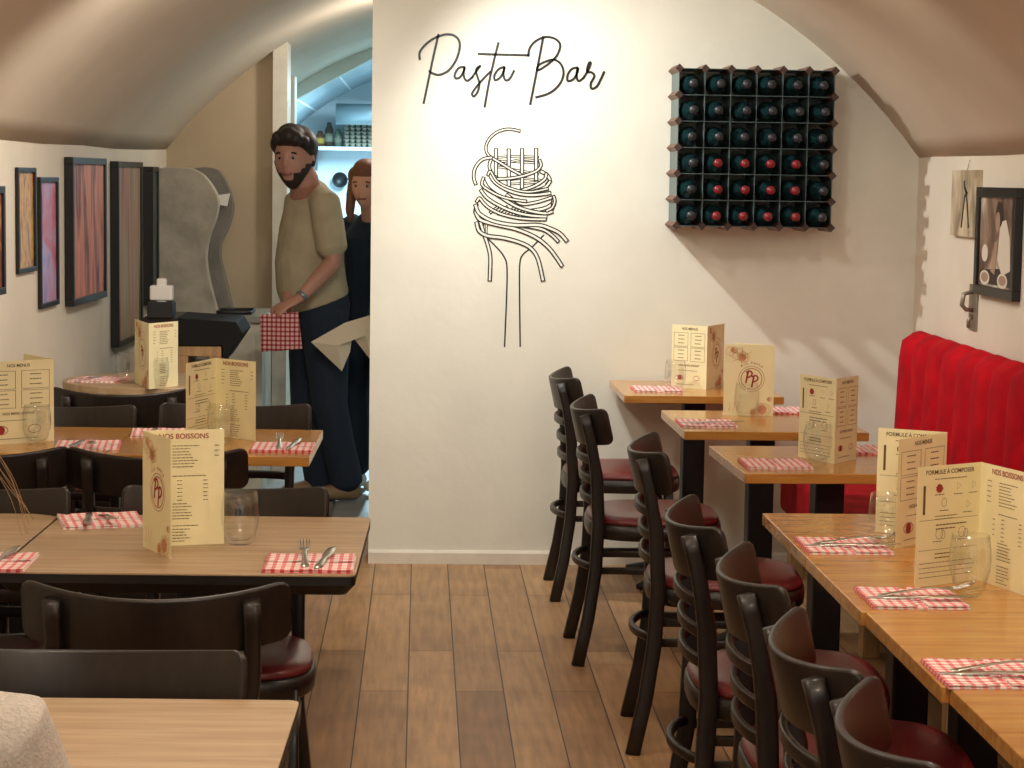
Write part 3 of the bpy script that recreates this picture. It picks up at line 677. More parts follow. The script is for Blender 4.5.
menu('cream menu with shaded NOS MENUS page before the red bench, behind the widest open menu', [(875, 532), (943.5, 538), (895, 549)], ['formule', 'menus'], .243)
menu('widest open cream menu at right edge, FORMULE page and drinks page, tumbler before it', [(914, 588), (977, 580), (1031, 598)], ['formule', 'boissons'], .243)

# ------------------------------------------------------------------ glasses
def make_glass():
    bm = B(); out = [(0, 0), (.022, 0), (.026, .002), (.034, .02), (.040, .045), (.0415, .065), (.040, .09), (.0365, .115)]
    inn = [(.0355, .115), (.039, .09), (.0403, .065), (.0388, .045), (.0325, .022), (.022, .010), (0, .008)]
    lathe(bm, out+inn, 36); return bm
g0 = None
def tumbler(px, py, lab, k=1):
    global g0
    p = corner(px, py)
    if g0 is None: o = g0 = link('glass_tumbler', make_glass(), glass)
    else: o = g0.copy(); C.objects.link(o)
    o.location = (p.x, p.y, TZ+.0005); o.scale = (k, k, k)
    return tag(o, lab, 'glass', 'empty water glasses on the tables')
for px, py, lab in ((240, 544, 'clear empty tumbler beside the tall menu on the light oak table'), (221, 443, 'empty tumbler in front of the wide open menu in second left row'), (37, 444, 'empty tumbler before the NOS MENUS card at left edge'), (128, 383, 'left one of two tumblers on the round table'), (158, 388, 'right one of two tumblers, in front of the menu on the round table'),
                    (675, 390, 'empty tumbler in front of the menu on the furthest right table'), (746, 416, 'empty tumbler in front of the logo cover on the second right table'), (817, 463, 'empty tumbler before the box-like menu on the third right table'), (886, 545, 'empty tumbler at the left of the shaded menu page before the red bench'), (969, 592, 'empty tumbler in front of the widest open menu at right')): tumbler(px, py, lab)

# ------------------------------------------------------------------ place settings
def make_napkin():
    bm = B(); n = 12; S = .2
    for lay, (x0, x1, y0, y1, z0) in enumerate(((-S/2, S/2, -S/2, S/2, 0), (-S/2+.002, S/2-.001, -S/2+.001, -.008, .0035), (-S/2+.001, S/2-.003, .012, S/2-.001, .0035))):
        G = [[None]*(n+1) for _ in range(n+1)]; G2 = [[None]*(n+1) for _ in range(n+1)]
        for i in range(n+1):
            for j in range(n+1):
                x = x0+(x1-x0)*i/n; y = y0+(y1-y0)*j/n; wz = .0008*math.sin(x*60+lay)+.0006*math.cos(y*70)
                G[i][j] = bm.verts.new((x, y, z0+(wz+.001)*(lay > 0))); G2[i][j] = bm.verts.new((x, y, z0+.003+wz))
        for i in range(n):
            for j in range(n):
                bm.faces.new((G2[i][j], G2[i+1][j], G2[i+1][j+1], G2[i][j+1])).smooth = True; bm.faces.new((G[i][j], G[i][j+1], G[i+1][j+1], G[i+1][j]))
        for i in range(n):
            for a, b in (((i, 0), (i+1, 0)), ((i+1, n), (i, n)), ((0, i+1), (0, i)), ((n, i), (n, i+1))):
                bm.faces.new((G[a[0]][a[1]], G[b[0]][b[1]], G2[b[0]][b[1]], G2[a[0]][a[1]]))
    return bm
def make_fork():
    bm = B(); pts = [(0, -.095, 0), (0, -.08, .001), (0, -.03, .004), (0, .01, .005), (0, .025, .003), (0, .04, .0), (0, .055, -.001)]
    wds = [.008, .009, .0055, .0035, .006, .011, .0125]
    sweep(bm, pts, lambda i: rr(wds[i]*2, .0022, .001, 1), side=(1, 0, 0))
    for k in range(4):
        x = -.0096+k*.0064; sweep(bm, [(x, .052, -.001), (x, .07, .0), (x, .085, .003), (x*.96, .097, .007)], lambda i: rr((.0036, .0034, .003, .0016)[i], .0018, .0007, 1), side=(1, 0, 0))
    return bm
def make_knife():
    bm = B(); pts = [(0, -.105, 0), (0, -.07, .0005), (0, -.02, .0005), (0, 0, .0005), (0, .02, 0), (0, .06, 0), (0, .09, 0), (.003, .105, 0)]
    wds = [.006, .0085, .0065, .005, .009, .0105, .008, .002]
    sweep(bm, pts, lambda i: rr(wds[i]*2, .004 if i < 4 else .0016, .0007, 1), side=(1, 0, 0)); return bm
nk0 = fk0 = kn0 = None
def place(px, py, rz, lab, cut='fk', tilt=.10, rk=.05):
    """napkin centre pixel; rz direction the cutlery points"""
    global nk0, fk0, kn0
    p = corner(px, py)
    if nk0 is None:
        nk0 = o = link('gingham_napkin', make_napkin(), gham); uvflat(o)
    else: o = nk0.copy(); C.objects.link(o)
    o.location = (p.x, p.y, TZ+.0005); o.rotation_euler = (0, 0, rz); o.scale = (.93, .93, 1); tag(o, 'folded gingham napkin '+lab, 'napkin', 'folded gingham napkins')
    M = Matrix.Translation((p.x, p.y, TZ)) @ Matrix.Rotation(rz, 4, 'Z')
    if 'f' in cut:
        if fk0 is None: fk0 = o = link('fork', make_fork(), steel)
        else: o = fk0.copy(); C.objects.link(o)
        o.matrix_world = M @ Matrix.Translation((-.012, .03, .016)) @ Matrix.Rotation(.06, 4, 'Z') @ Matrix.Rotation(tilt, 4, 'X'); tag(o, 'steel fork lying '+lab, 'fork', 'steel forks')
    if 'k' in cut:
        if kn0 is None: kn0 = o = link('table_knife', make_knife(), steel)
        else: o = kn0.copy(); C.objects.link(o)
        o.matrix_world = M @ Matrix.Translation((.030, .015, .012)) @ Matrix.Rotation(-.12, 4, 'Z') @ Matrix.Rotation(tilt*.5, 4, 'X'); tag(o, 'steel knife lying '+lab, 'knife', 'steel knives')
place(310, 565, 0, 'at the near right corner of the light oak table')
place(101, 522, PI+.25, 'behind the tall menu at the far side of the light oak table')
place(-14, 564, 0, 'cut off by the left edge on the joined oak table')
place(283, 448.5, 0, 'on the right end of the second row table')
place(88, 446.5, PI+.1, 'beside the tumbler on the wall-side second row table')
place(162, 434, PI+.1, 'behind the nearest standing menu on the second row table', 'k')
place(99, 380.5, PI/2+1.4, 'at the wall side of the round table', 'k')
place(657, 390, -PI/2, 'on the furthest right table', '')
place(706, 424.5, -PI/2, 'on the second right table before the logo menu', 'k')
place(775, 465, -PI/2, 'on the third right table before the box-like menu', '')
place(843, 547.5, -PI/2, 'on the first joined right table')
place(911, 600, -PI/2, 'before the tumbler and the widest open menu')
place(990, 676, -PI/2, 'nearest the camera on the right row')
place(790, 411.5, PI/2, 'on the bench side of the second right table', '')
place(868, 451, PI/2, 'on the bench side of the third right table', '')

# ------------------------------------------------------------------ banquette
BX = 1.43
bn = empty('banquette_bench', 'long red velvet banquette bench with vertically channelled back along the right wall', 'bench', (BX, 5.3, 0))
ye, yn = 8.02-5.3, 1.6-5.3
bm = B(); ny = 260; prof0 = [(.44, .44), (.455, .50), (.462, .70), (.468, .88), (.478, .95), (.50, .982), (.525, .988), (.548, .975), (.549, .44)]
rows = []
for j in range(ny+1):
    y = yn+(ye-yn)*j/ny; ph = (ye-y)/.215; s_ = abs(math.sin(PI*ph))**.4; bul = .038*s_
    edge = min(1, (ye-y)/.04, (y-yn)/.04); row = []
    for (x, z) in prof0:
        k = 1 if .5 < z else (z-.44)/.06*1; dx = -bul*k*(1 if x < .5 else .3 if x < .53 else 0); dz = (.012*s_-.012)*(z > .9)
        dx += (1-max(edge, 0)**.5)*.03*(x < .5)
        row.append(bm.verts.new((x+dx, y, z+dz-(1-max(edge, 0)**.5)*.02*(z > .9))))
    rows.append(row)
m_ = len(prof0)
for r0, r1 in zip(rows, rows[1:]):
    for k in range(m_): bm.faces.new((r0[k], r0[(k+1) % m_], r1[(k+1) % m_], r1[k])).smooth = True
bm.faces.new(rows[0]); bm.faces.new(rows[-1][::-1]); link('channelled_back', bm, velvet, bn)
bm = B(); pr = rr(.46, .20, .04, 5); sweep(bm, [(.225, yn, .355), (.225, ye, .355)], lambda i: pr, side=(1, 0, 0)); link('seat_cushion', bm, velvet, bn)
bm = B(); box(bm, .03, .54, yn+.02, ye-.02, .22, .27); link('base_board', bm, darkwood, bn)
for yy in (8.0, 6.65, 5.55, 4.4, 3.3, 2.1):
    for xx in (.03, .46):
        bm = B(); box(bm, xx, xx+.06, yy-5.3-.03, yy-5.3+.03, 0, .225); link('wooden_leg', bm, palewood, bn, bevel=.004)

# ------------------------------------------------------------------ pictures
def art_mat(name, cols, scale, stretch, dist=0):
    m = bpy.data.materials.new(name); m.use_nodes = True; nt = m.node_tree; b = nt.nodes['Principled BSDF']; b.inputs['Roughness'].default_value = .5
    tc = N(nt, 'ShaderNodeTexCoord'); mp = N(nt, 'ShaderNodeMapping'); mp.inputs['Scale'].default_value = stretch; nt.links.new(tc.outputs['Object'], mp.inputs[0])
    no = N(nt, 'ShaderNodeTexNoise'); no.inputs['Scale'].default_value = scale; no.inputs['Detail'].default_value = 6; no.inputs['Distortion'].default_value = dist; nt.links.new(mp.outputs[0], no.inputs['Vector'])
    r = N(nt, 'ShaderNodeValToRGB'); cr = r.color_ramp
    for i, c in enumerate(cols):
        pos = .28+.44*i/(len(cols)-1)
        if i == 0: e = cr.elements[0]; e.position = pos
        elif i == len(cols)-1: e = cr.elements[len(cr.elements)-1]; e.position = pos
        else: e = cr.elements.new(pos)
        e.color = lin(c)
    nt.links.new(no.outputs['Fac'], r.inputs[0]); nt.links.new(r.outputs[0], b.inputs['Base Color']); b.inputs['Coat Weight'].default_value = .15; return m
def picture(name, label, wall, y0, y1, z0, z1, m, depth=.035, fw=.025, mat_m=None, cat='picture', group=None):
    """wall +1 left wall (faces +X), -1 right wall"""
    yc = (y0+y1)/2; ang = -math.atan(.0414) if wall > 0 else 0; x = xl(yc) if wall > 0 else XR; s = wall
    e = empty(name, label, cat, (x, yc, (z0+z1)/2), ang, group); h = (z1-z0)/2; hw_ = (y1-y0)/2
    bm = B()
    for a in ((-hw_, hw_, h-fw, h), (-hw_, hw_, -h, -h+fw), (-hw_, -hw_+fw, -h+fw, h-fw), (hw_-fw, hw_, -h+fw, h-fw)):
        xs_ = sorted((s*.001, s*depth)); box(bm, xs_[0], xs_[1], a[0], a[1], a[2], a[3])
    link('frame', bm, framem, e, bevel=.002)
    bm = B(); xs_ = sorted((s*.002, s*(depth-.010))); box(bm, xs_[0], xs_[1], -hw_+fw, hw_-fw, -h+fw, h-fw); link('print', bm, m, e)
    return e
G1 = 'black framed pictures on the left wall'
picture('framed_picture', 'narrow black framed picture cut off by the left edge', 1, 6.9, 7.29, 1.125, 1.50, art_mat('art_a', [(60, 34, 24), (150, 84, 50), (190, 150, 110)], 9, (1, 1, 1), 1), group=G1)
picture('framed_picture', 'small black framed picture of brown and gold city scene, second from left edge', 1, 7.57, 7.86, 1.18, 1.565, art_mat('art_b', [(50, 36, 20), (180, 134, 66), (216, 166, 86), (190, 76, 50)], 12, (1, 2, .8), 1), depth=.014, fw=.018, group=G1)
picture('framed_picture', 'black framed pink and violet abstract print between small picture and large red picture', 1, 7.92, 8.24, 1.03, 1.53, art_mat('art_c', [(100, 70, 130), (210, 110, 130), (190, 170, 215), (130, 120, 190)], 4, (1, 1, 1), 1), depth=.016, fw=.02, group=G1)
picture('framed_picture', 'large black framed print of pinkish red vertical shapes on left wall', 1, 8.40, 9.10, 1.01, 1.61, art_mat('art_d', [(90, 80, 60), (206, 120, 96), (226, 146, 120), (110, 50, 44), (214, 130, 108)], 3, (1, 3.5, .45), .5), depth=.038, fw=.028, group=G1)
picture('framed_picture', 'tall black framed print with grey vertical bars beside the red print', 1, 9.36, 9.98, .765, 1.60, art_mat('art_e', [(60, 56, 40), (160, 154, 120), (176, 116, 98), (90, 84, 60)], 3, (1, 7, .4), 0), depth=.04, group=G1)
picture('framed_picture', 'black framed picture seen almost edge on, last on left wall', 1, 10.2, 10.38, .9, 1.58, art_mat('art_f', [(30, 60, 60), (60, 80, 70), (100, 100, 90)], 4, (1, 3, 1), 0), depth=.05, group=G1)
picture('framed_photograph', 'black framed sepia photograph of a person with plates on the right wall', -1, 6.77, 7.26, 1.172, 1.548, art_mat('art_g', [(40, 28, 22), (110, 84, 68), (170, 146, 124), (240, 230, 215)], 5, (1, 1, 1), .6), depth=.03, fw=.035, group=None); FP = bpy.data.objects['framed_photograph']
def spot_shape(bm, y, z, ry, rz_, x, mi, n=20, poly=None):
    pts = poly or [(y+ry*math.cos(2*PI*k/n), z+rz_*math.sin(2*PI*k/n)) for k in range(n)]
    bm.faces.new([bm.verts.new((x, a-FP.location.y, b-FP.location.z)) for a, b in pts]).material_index = mi
bm = B(); X0 = -.0212
spot_shape(bm, 0, 0, 0, 0, X0, 0, poly=[(7.20, 1.215), (6.83, 1.215), (6.83, 1.28), (7.20, 1.26)])
spot_shape(bm, 0, 0, 0, 0, X0-.0003, 1, poly=[(6.97, 1.43), (6.90, 1.44), (6.85, 1.38), (6.83, 1.27), (6.93, 1.25), (6.99, 1.30)])
spot_shape(bm, 6.985, 1.455, .045, .045, X0-.0005, 0); spot_shape(bm, 7.0, 1.43, .028, .035, X0-.0007, 2)
spot_shape(bm, 0, 0, 0, 0, X0-.0004, 2, poly=[(7.03, 1.36), (6.99, 1.37), (7.02, 1.25), (7.07, 1.26)])
spot_shape(bm, 7.15, 1.32, .04, .03, X0-.0004, 1)
for yy, zz in ((7.14, 1.235), (6.92, 1.232)): spot_shape(bm, yy, zz, .062, .026, X0-.0009, 1); spot_shape(bm, yy, zz+.002, .044, .017, X0-.0012, 2)
link('photo_figures', bm, [mat('sepia_dark', (44, 30, 24), .5), mat('sepia_light', (226, 216, 200), .5), mat('sepia_mid', (170, 140, 118), .5)], FP, recalc=False)
e = empty('hanging_canvas', 'small sepia canvas plaque hanging from a nail left of the framed photograph', 'plaque', (XR, 7.465, 1.49))
bm = B(); box(bm, -.02, -.001, -.175, .175, -.122, .118); link('canvas', bm, art_mat('art_h', [(90, 78, 62), (190, 172, 142), (226, 212, 184)], 6, (1, 2, 1), .6), e)
bm = B(); sweep(bm, [(-.010, 0, .117), (-.004, 0, .150), (-.001, 0, .155)], ell(.0016, .0016, 8)); link('hook', bm, steel, e)
bm = B()
for pts in ([(-.08, -.09), (-.055, -.01), (-.03, .04)], [(.02, -.09), (.0, -.02), (-.02, .03)], [(-.05, .03), (-.01, .055), (.0, .08)]):
    P = smooth_path(pts, 4); sweep(bm, [(-.0205, p.x, p.y) for p in P], rr(.016, .001, .0004, 1), side=(0, 1, 0))
link('figure', bm, mat('canvas_dark', (40, 34, 28), .7), e)
e = empty('bottle_opener', 'small metal bottle opener fixed on the right wall below the plaque', 'bottle opener', (XR, 7.34, 1.12))
bm = B(); box(bm, -.006, -.001, -.055, .055, -.085, .080); link('wall_plate', bm, mat('worn_metal', (150, 140, 124), .45, .7), e, bevel=.002)
bm = B(); sweep(bm, [(-.006, 0, .055), (-.04, 0, .045), (-.045, 0, .005), (-.03, 0, -.01), (-.006, 0, -.012)], ell(.012, .008, 12), side=(0, 1, 0)); link('opener_loop', bm, MATS['worn_metal'], e)
bm = B(); sweep(bm, [(-.006, 0, -.03), (-.02, 0, -.05), (-.018, 0, -.075)], ell(.007, .007, 10), side=(0, 1, 0)); link('hook', bm, MATS['worn_metal'], e)

# ------------------------------------------------------------------ back left: wavy partition, counter, cabinet
def wavy(px0, top, prof, y, t, name, label, m, cat):
    pts = [aty(px0, top, y)]+[aty(px, py, y) for px, py in prof]; z0 = 0
    poly = [(pts[0].x, z0), (pts[0].x, pts[0].z)]+[(p.x, p.z) for p in pts[1:]]; poly.append((pts[-1].x, z0))
    bm = B(); prism(bm, poly, y, y+t, 'y'); return tag(link(name, bm, m, bevel=.004), label, cat)
sm = lambda q: [(p.x, p.y) for p in smooth_path(q, 5)]
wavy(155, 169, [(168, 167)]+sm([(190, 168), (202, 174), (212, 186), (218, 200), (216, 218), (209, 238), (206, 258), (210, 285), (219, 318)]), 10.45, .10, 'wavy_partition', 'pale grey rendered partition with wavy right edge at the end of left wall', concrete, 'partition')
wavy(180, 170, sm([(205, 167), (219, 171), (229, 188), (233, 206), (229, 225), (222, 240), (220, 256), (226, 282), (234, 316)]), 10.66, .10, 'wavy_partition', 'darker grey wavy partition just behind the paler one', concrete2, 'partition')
p = aty(222, 200, 10.6); e = empty('paper_tag', 'small white paper tag stuck at the edge of the wavy partition', 'tag', (p.x, 10.56, p.z))
bm = B(); prism(bm, [(-.035, -.02), (.03, -.03), (.045, .035), (-.02, .025)], -.012, 0, 'y'); link('paper', bm, whitep, e)
# cabinets : distressed cabinet right, dark lectern left
cab = empty('counter_cabinet', 'distressed pale cabinet under the black tray behind the second left row', 'cabinet', (-1.0, 10.33, 0))
pc0 = aty(216, 316, 10.03); pc1 = aty(262, 316, 10.03)
bm = B(); x0, x1 = pc0.x+1.0, pc1.x+1.0; zt = pc0.z; box(bm, x0, x1, -.3, .3, 0, zt-.03); link('body', bm, mat('distressed_paint', (220, 214, 196), .7, col2=(170, 160, 140), nscale=6), cab)
bm = B(); box(bm, x0-.02, x1+.02, -.33, .32, zt-.03, zt); link('top', bm, mat('stone_top', (150, 146, 132), .5, noise=.1), cab, bevel=.004)
bm = B(); box(bm, x0+.03, x1-.03, -.312, -.3005, .08, zt-.08); d_ = link('door', bm, MATS['distressed_paint'], cab, bevel=.003)
bm = B(); box(bm, x0+.03, x0+.045, -.325, -.3125, .55, .65); link('handle', bm, greym, d_)
e = empty('serving_tray', 'flat black tray on top of the pale cabinet', 'tray', (aty(236, 314, 10.25).x, 10.25, zt))
bm = B(); prism(bm, rr(.17, .26, .03), .0005, .006); link('base', bm, black, e)
bm = B(); sweep(bm, [(a, b, .012) for a, b in rr(.17, .26, .03)], rr(.014, .006, .002, 1), side=(0, 0, 1), closed=True); link('rim', bm, black, e)
cn = empty('dark_sideboard', 'dark sideboard with slanted black top and pale wooden shelf frame behind the round table', 'sideboard', (-1.1, 9.2, 0))
q = [aty(176, 318, 9.0), aty(236, 322, 9.0), aty(243, 334, 9.0), aty(224, 362, 9.0), aty(222, 346, 9.0), aty(176, 346, 9.0)]
bm = B(); prism(bm, [(v.x+1.1, v.z) for v in q], -.2, .22, 'y'); link('slanted_top', bm, mat('black_lacquer', (26, 26, 26), .75, spec=.2), cn, bevel=.004)
za = aty(180, 346, 9.0).z; xa_ = q[5].x+1.1; xb_ = aty(221, 346, 9.0).x+1.1
for nm, bx in (('shelf_frame', (xa_, xb_, -.19, .2, za-.045, za-.001)), ('side_board', (xb_-.05, xb_, -.19, .2, 0, za-.045)), ('side_board', (xa_, xa_+.05, -.19, .2, 0, za-.045)), ('shelf', (xa_+.05, xb_-.05, -.15, .2, za-.13, za-.09)), ('back_board', (xa_+.05, xb_-.05, .17, .2, 0, za-.13))):
    bm = B(); box(bm, *bx); link(nm, bm, darkwood if nm == 'back_board' else palewood, cn, bevel=.003)
p = aty(161, 322, 9.0); e = empty('napkin_dispenser', 'white folded paper standing in a small dark holder behind the round table menu', 'dispenser', (p.x, 9.02, q[0].z-.0))
e.location.z = q[0].z
bm = B(); box(bm, -.055, .055, -.06, .06, .0, .07); link('holder', bm, black, e, bevel=.004)
bm = B(); box(bm, -.02, .022, -.02, .02, .06, .17); box(bm, -.048, .05, -.03, .03, .075, .14); link('folded_paper', bm, whitep, e, bevel=.008)
bm = B(); tz = q[0].z; box(bm, p.x-.08+1.1, q[0].x+1.1+.01, -.2, .22, 0, tz-.001); link('side_cabinet', bm, darkwood, cn)

# ------------------------------------------------------------------ kitchen items
ks = aty(345, 147, 17.4); sh = empty('kitchen_shelf', 'white shelf on the back kitchen wall seen above the two people', 'shelf', (0, 17.6, ks.z))
bm = B(); box(bm, -1.1, .6, -.36, -.001, -.03, 0); link('board', bm, kwhite, sh)
for xx in (-.9, .4):
    bm = B(); prism(bm, [(-.001, -.031), (-.28, -.031), (-.001, -.2)], xx, xx+.02, 'x'); link('bracket', bm, greym, sh)
def egg():
    bm = B()
    for i in range(6):
        for j in range(5): lathe(bm, [(0, 0), (.012, .0), (.022, .018), (.0225, .028)], 10, (-.12+i*.048, -.096+j*.048, 0))
    box(bm, -.147, .147, -.123, .123, .026, .030); return bm
et = None; pe = aty(358, 145, 17.35)
for k in range(7):
    if et is None: et = o = link('egg_carton', egg(), eggm)
    else: o = et.copy(); C.objects.link(o)
    o.location = (pe.x+.03, 17.38, ks.z+.0005+k*.032); tag(o, 'grey card egg tray, %s of the stack on the kitchen shelf' % ('lowest', 'second from bottom', 'third from bottom', 'middle one', 'third from top', 'second from top', 'topmost')[k], 'egg tray', 'stacked egg trays on the kitchen shelf')
for px, h, r, cols, lab in ((320, .13, .035, ('amber_jar', (120, 80, 50)), 'small dark jar with yellow label beside the egg trays'), (329, .20, .035, ('brown_bottle', (90, 72, 60)), 'brown bottle on the kitchen shelf between jar and egg trays'), (338, .15, .032, ('green_box', (110, 128, 110)), 'dull green canister touching the egg trays on the shelf')):
    p = aty(px, 145, 17.35); e = empty('jar', lab, 'jar', (p.x, 17.38, ks.z+.0005)); bm = B(); lathe(bm, [(0, 0), (r, 0), (r, h*.7), (r*.6, h*.85), (r*.5, h), (0, h)], 18); link('body', bm, mat(cols[0], cols[1], .3), e)
    bm = B(); lathe(bm, [(r*1.01, h*.2), (r*1.03, h*.2), (r*1.03, h*.55), (r*1.01, h*.55)], 18); link('paper_label', bm, mat(cols[0]+'_label', (210, 170, 70) if px == 320 else (150, 150, 130), .6), e)
e = empty('extractor_duct', 'silver metal duct under the tiled kitchen vault', 'duct', (.0, 16.9, 2.04))
bm = B(); sweep(bm, [(-.70, 0, 0), (-.3, 0, .0), (.5, 0, 0), (1.0, 0, 0)], ell(.085, .085, 24), side=(0, 0, 1)); link('pipe', bm, mat('brushed_metal', (150, 165, 170), .35, .8), e)
bm = B()
for x in (-.3, .1, .5): sweep(bm, [(x, 0, 0), (x+.03, 0, 0)], ell(.09, .09, 24), side=(0, 0, 1))
link('seam_ring', bm, greym, e)
p = aty(337, 180, 16.9); e = empty('pan', 'dark pan hanging on kitchen wall between the two heads', 'pan', (p.x, 17.55, p.z)); bm = B(); lathe(bm, [(0, 0), (.05, 0), (.065, .04), (.060, .04), (.045, .006), (0, .006)], 24)
o = link('bowl', bm, black, e); o.rotation_euler = (PI/2, 0, 0)
bm = B(); sweep(bm, [(.06, -.03, .01), (.12, -.03, -.02), (.18, -.03, -.06)], rr(.02, .01, .003), side=(0, 1, 0)); link('handle', bm, black, e)
e = empty('steel_counter', 'grey steel kitchen counter between the two people, low in the passage', 'counter', (-.3, 13.4, 0))
bm = B(); box(bm, -.5, .8, -.3, .3, .06, .86); box(bm, -.47, .77, -.25, .28, 0, .06); link('body', bm, greym, e); bm = B(); box(bm, -.52, .82, -.33, .3, .861, .90); link('worktop', bm, steel, e, bevel=.004)
bm = B(); box(bm, -.46, .1, -.312, -.301, .14, .60); d_ = link('door', bm, greym, e, bevel=.003); bm = B(); box(bm, -.40, .04, -.335, -.3125, .53, .55); link('handle', bm, steel, d_)

# ------------------------------------------------------------------ people
def loft(bm, pts, radii, side, n=14):
    """ring profiles: (a along side, b across)"""
    P = [Vector(p) for p in pts]
    t0 = (P[1]-P[0]).normalized(); t1 = (P[-1]-P[-2]).normalized()
    P2 = [P[0]-t0*radii[0][0]*.45]+P+[P[-1]+t1*radii[-1][0]*.45]
    R = [(radii[0][0]*.55, radii[0][1]*.55)]+list(radii)+[(radii[-1][0]*.55, radii[-1][1]*.55)]
    sweep(bm, P2, lambda i: ell(R[i][0], R[i][1], n), side=side)
def head_into(bm, c, fwd, up, s=1.0, fem=False):
    """egg-shaped skull with jaw, brow, nose and ears; c = centre of skull"""
    f = Vector(fwd).normalized(); u = (Vector(up)-f*Vector(up).dot(f)).normalized(); r = f.cross(u)
    nlat, nlon = 22, 28; G = []
    def sh(th, ph):
        z = math.cos(th); q = math.sin(th); x = q*math.sin(ph); y = q*math.cos(ph)     # y forward
        Z = z*.118; X = x*.076; Y = y*.096
        if z < 0:
            k = -z; X *= 1-.34*k**1.5; Y = Y*(1-.18*k)+.012*k*(1 if y > 0 else -.6)
            if y > 0: Y += .010*k*math.exp(-(x/.5)**2)
            else: Y *= 1-.25*k
        if y > 0:
            e = math.exp(-((x-.38)**2+(z-.08)**2)/.025)+math.exp(-((x+.38)**2+(z-.08)**2)/.025); Y -= .009*e
            Y += .006*math.exp(-((z-.27)**2)/.012)*(abs(x) < .75)
            Y += .026*math.exp(-(x/.11)**2)*math.exp(-((z+.17)/.12)**2)+.012*math.exp(-(x/.09)**2)*math.exp(-((z-.02)/.16)**2)
            Y += .007*math.exp(-(x/.22)**2)*math.exp(-((z+.43)/.07)**2)+.006*math.exp(-(x/.25)**2)*math.exp(-((z+.75)/.1)**2)
            Y -= .003*math.exp(-(x/.25)**2)*math.exp(-((z+.52)/.03)**2)
        return c+(r*X+f*Y+u*Z)*s
    c = Vector(c)
    for i in range(1, nlat): G.append([bm.verts.new(sh(PI*i/nlat, 2*PI*k/nlon)) for k in range(nlon)])
    top = bm.verts.new(sh(0, 0)); bot = bm.verts.new(sh(PI, 0))
    for a, b in zip(G, G[1:]):
        for k in range(nlon): bm.faces.new((a[k], a[(k+1) % nlon], b[(k+1) % nlon], b[k])).smooth = True
    for k in range(nlon): bm.faces.new((top, G[0][(k+1) % nlon], G[0][k])); bm.faces.new((bot, G[-1][k], G[-1][(k+1) % nlon]))
    for sd in (-1, 1):
        ec = c+(r*sd*.077-f*.008-u*.006)*s
        loft(bm, [ec+u*.022*s, ec, ec-u*.024*s], [(.008*s, .012*s), (.010*s, .017*s), (.006*s, .009*s)], side=r, n=10)
    return r, f, u
def facial(parent, c, fwd, up, s, inv, iris=eyed, brow=hairb):
    f = Vector(fwd).normalized(); u = (Vector(up)-f*Vector(up).dot(f)).normalized(); r = f.cross(u); c = Vector(c)
    for sd in (-1, 1):
        e = c+(r*sd*.029+f*.0755+u*.010)*s
        bm = B(); bmesh.ops.create_uvsphere(bm, u_segments=14, v_segments=8, radius=.0125*s, matrix=Matrix.Translation(e)); o = link('eye', bm, eyew, parent); o.matrix_parent_inverse = inv
        bm = B(); bmesh.ops.create_uvsphere(bm, u_segments=12, v_segments=6, radius=.0072*s, matrix=Matrix.Translation(e+f*.0065*s)); o2 = link('iris', bm, iris, o)
        bm = B(); sweep(bm, [e+(r*-.016+u*.017+f*.010)*s, e+(u*.022+f*.013)*s, e+(r*.016+u*.018+f*.009)*s], ell(.003*s, .004*s, 8), side=f); o = link('eyebrow', bm, brow, parent); o.matrix_parent_inverse = inv
    bm = B(); b_ = c+(f*.094-u*.054)*s; sweep(bm, [b_+(r*-.022-f*.008)*s, b_, b_+(r*.022-f*.008)*s], ell(.004*s, .005*s, 8), side=f); o = link('mouth', bm, lipm, parent); o.matrix_parent_inverse = inv
def hand_into(bm, w, d, pal, s=1.0, curl=.5, thumb=1):
    """w wrist, d direction of fingers, pal direction the palm faces"""
    w = Vector(w); d = Vector(d).normalized(); pal = Vector(pal); pal = (pal-d*pal.dot(d)).normalized(); a = d.cross(pal)
    loft(bm, [w, w+d*.04*s, w+d*.085*s], [(.026*s, .017*s), (.038*s, .016*s), (.040*s, .013*s)], side=a)
    for k, L in enumerate((.066, .076, .072, .056)):
        b = w+d*.085*s+a*(.030-.020*k)*s; p = [b]; dd = d.copy()
        for j in range(3):
            dd = (dd+pal*curl*(.35+.3*j)).normalized(); p.append(p[-1]+dd*L*s*(.42, .32, .26)[j])
        sweep(bm, p, lambda i: ell((.0092, .0088, .008, .0065)[i]*s, (.0092, .0088, .008, .0065)[i]*s, 8), side=a)
    b = w+d*.025*s+a*thumb*.028*s; sweep(bm, [b, b+(a*thumb*.022+d*.022+pal*.01)*s, b+(a*thumb*.030+d*.048+pal*.022)*s, b+(a*thumb*.024+d*.068+pal*.03)*s], lambda i: ell((.014, .012, .0105, .008)[i]*s, (.013, .011, .0095, .007)[i]*s, 8), side=pal)

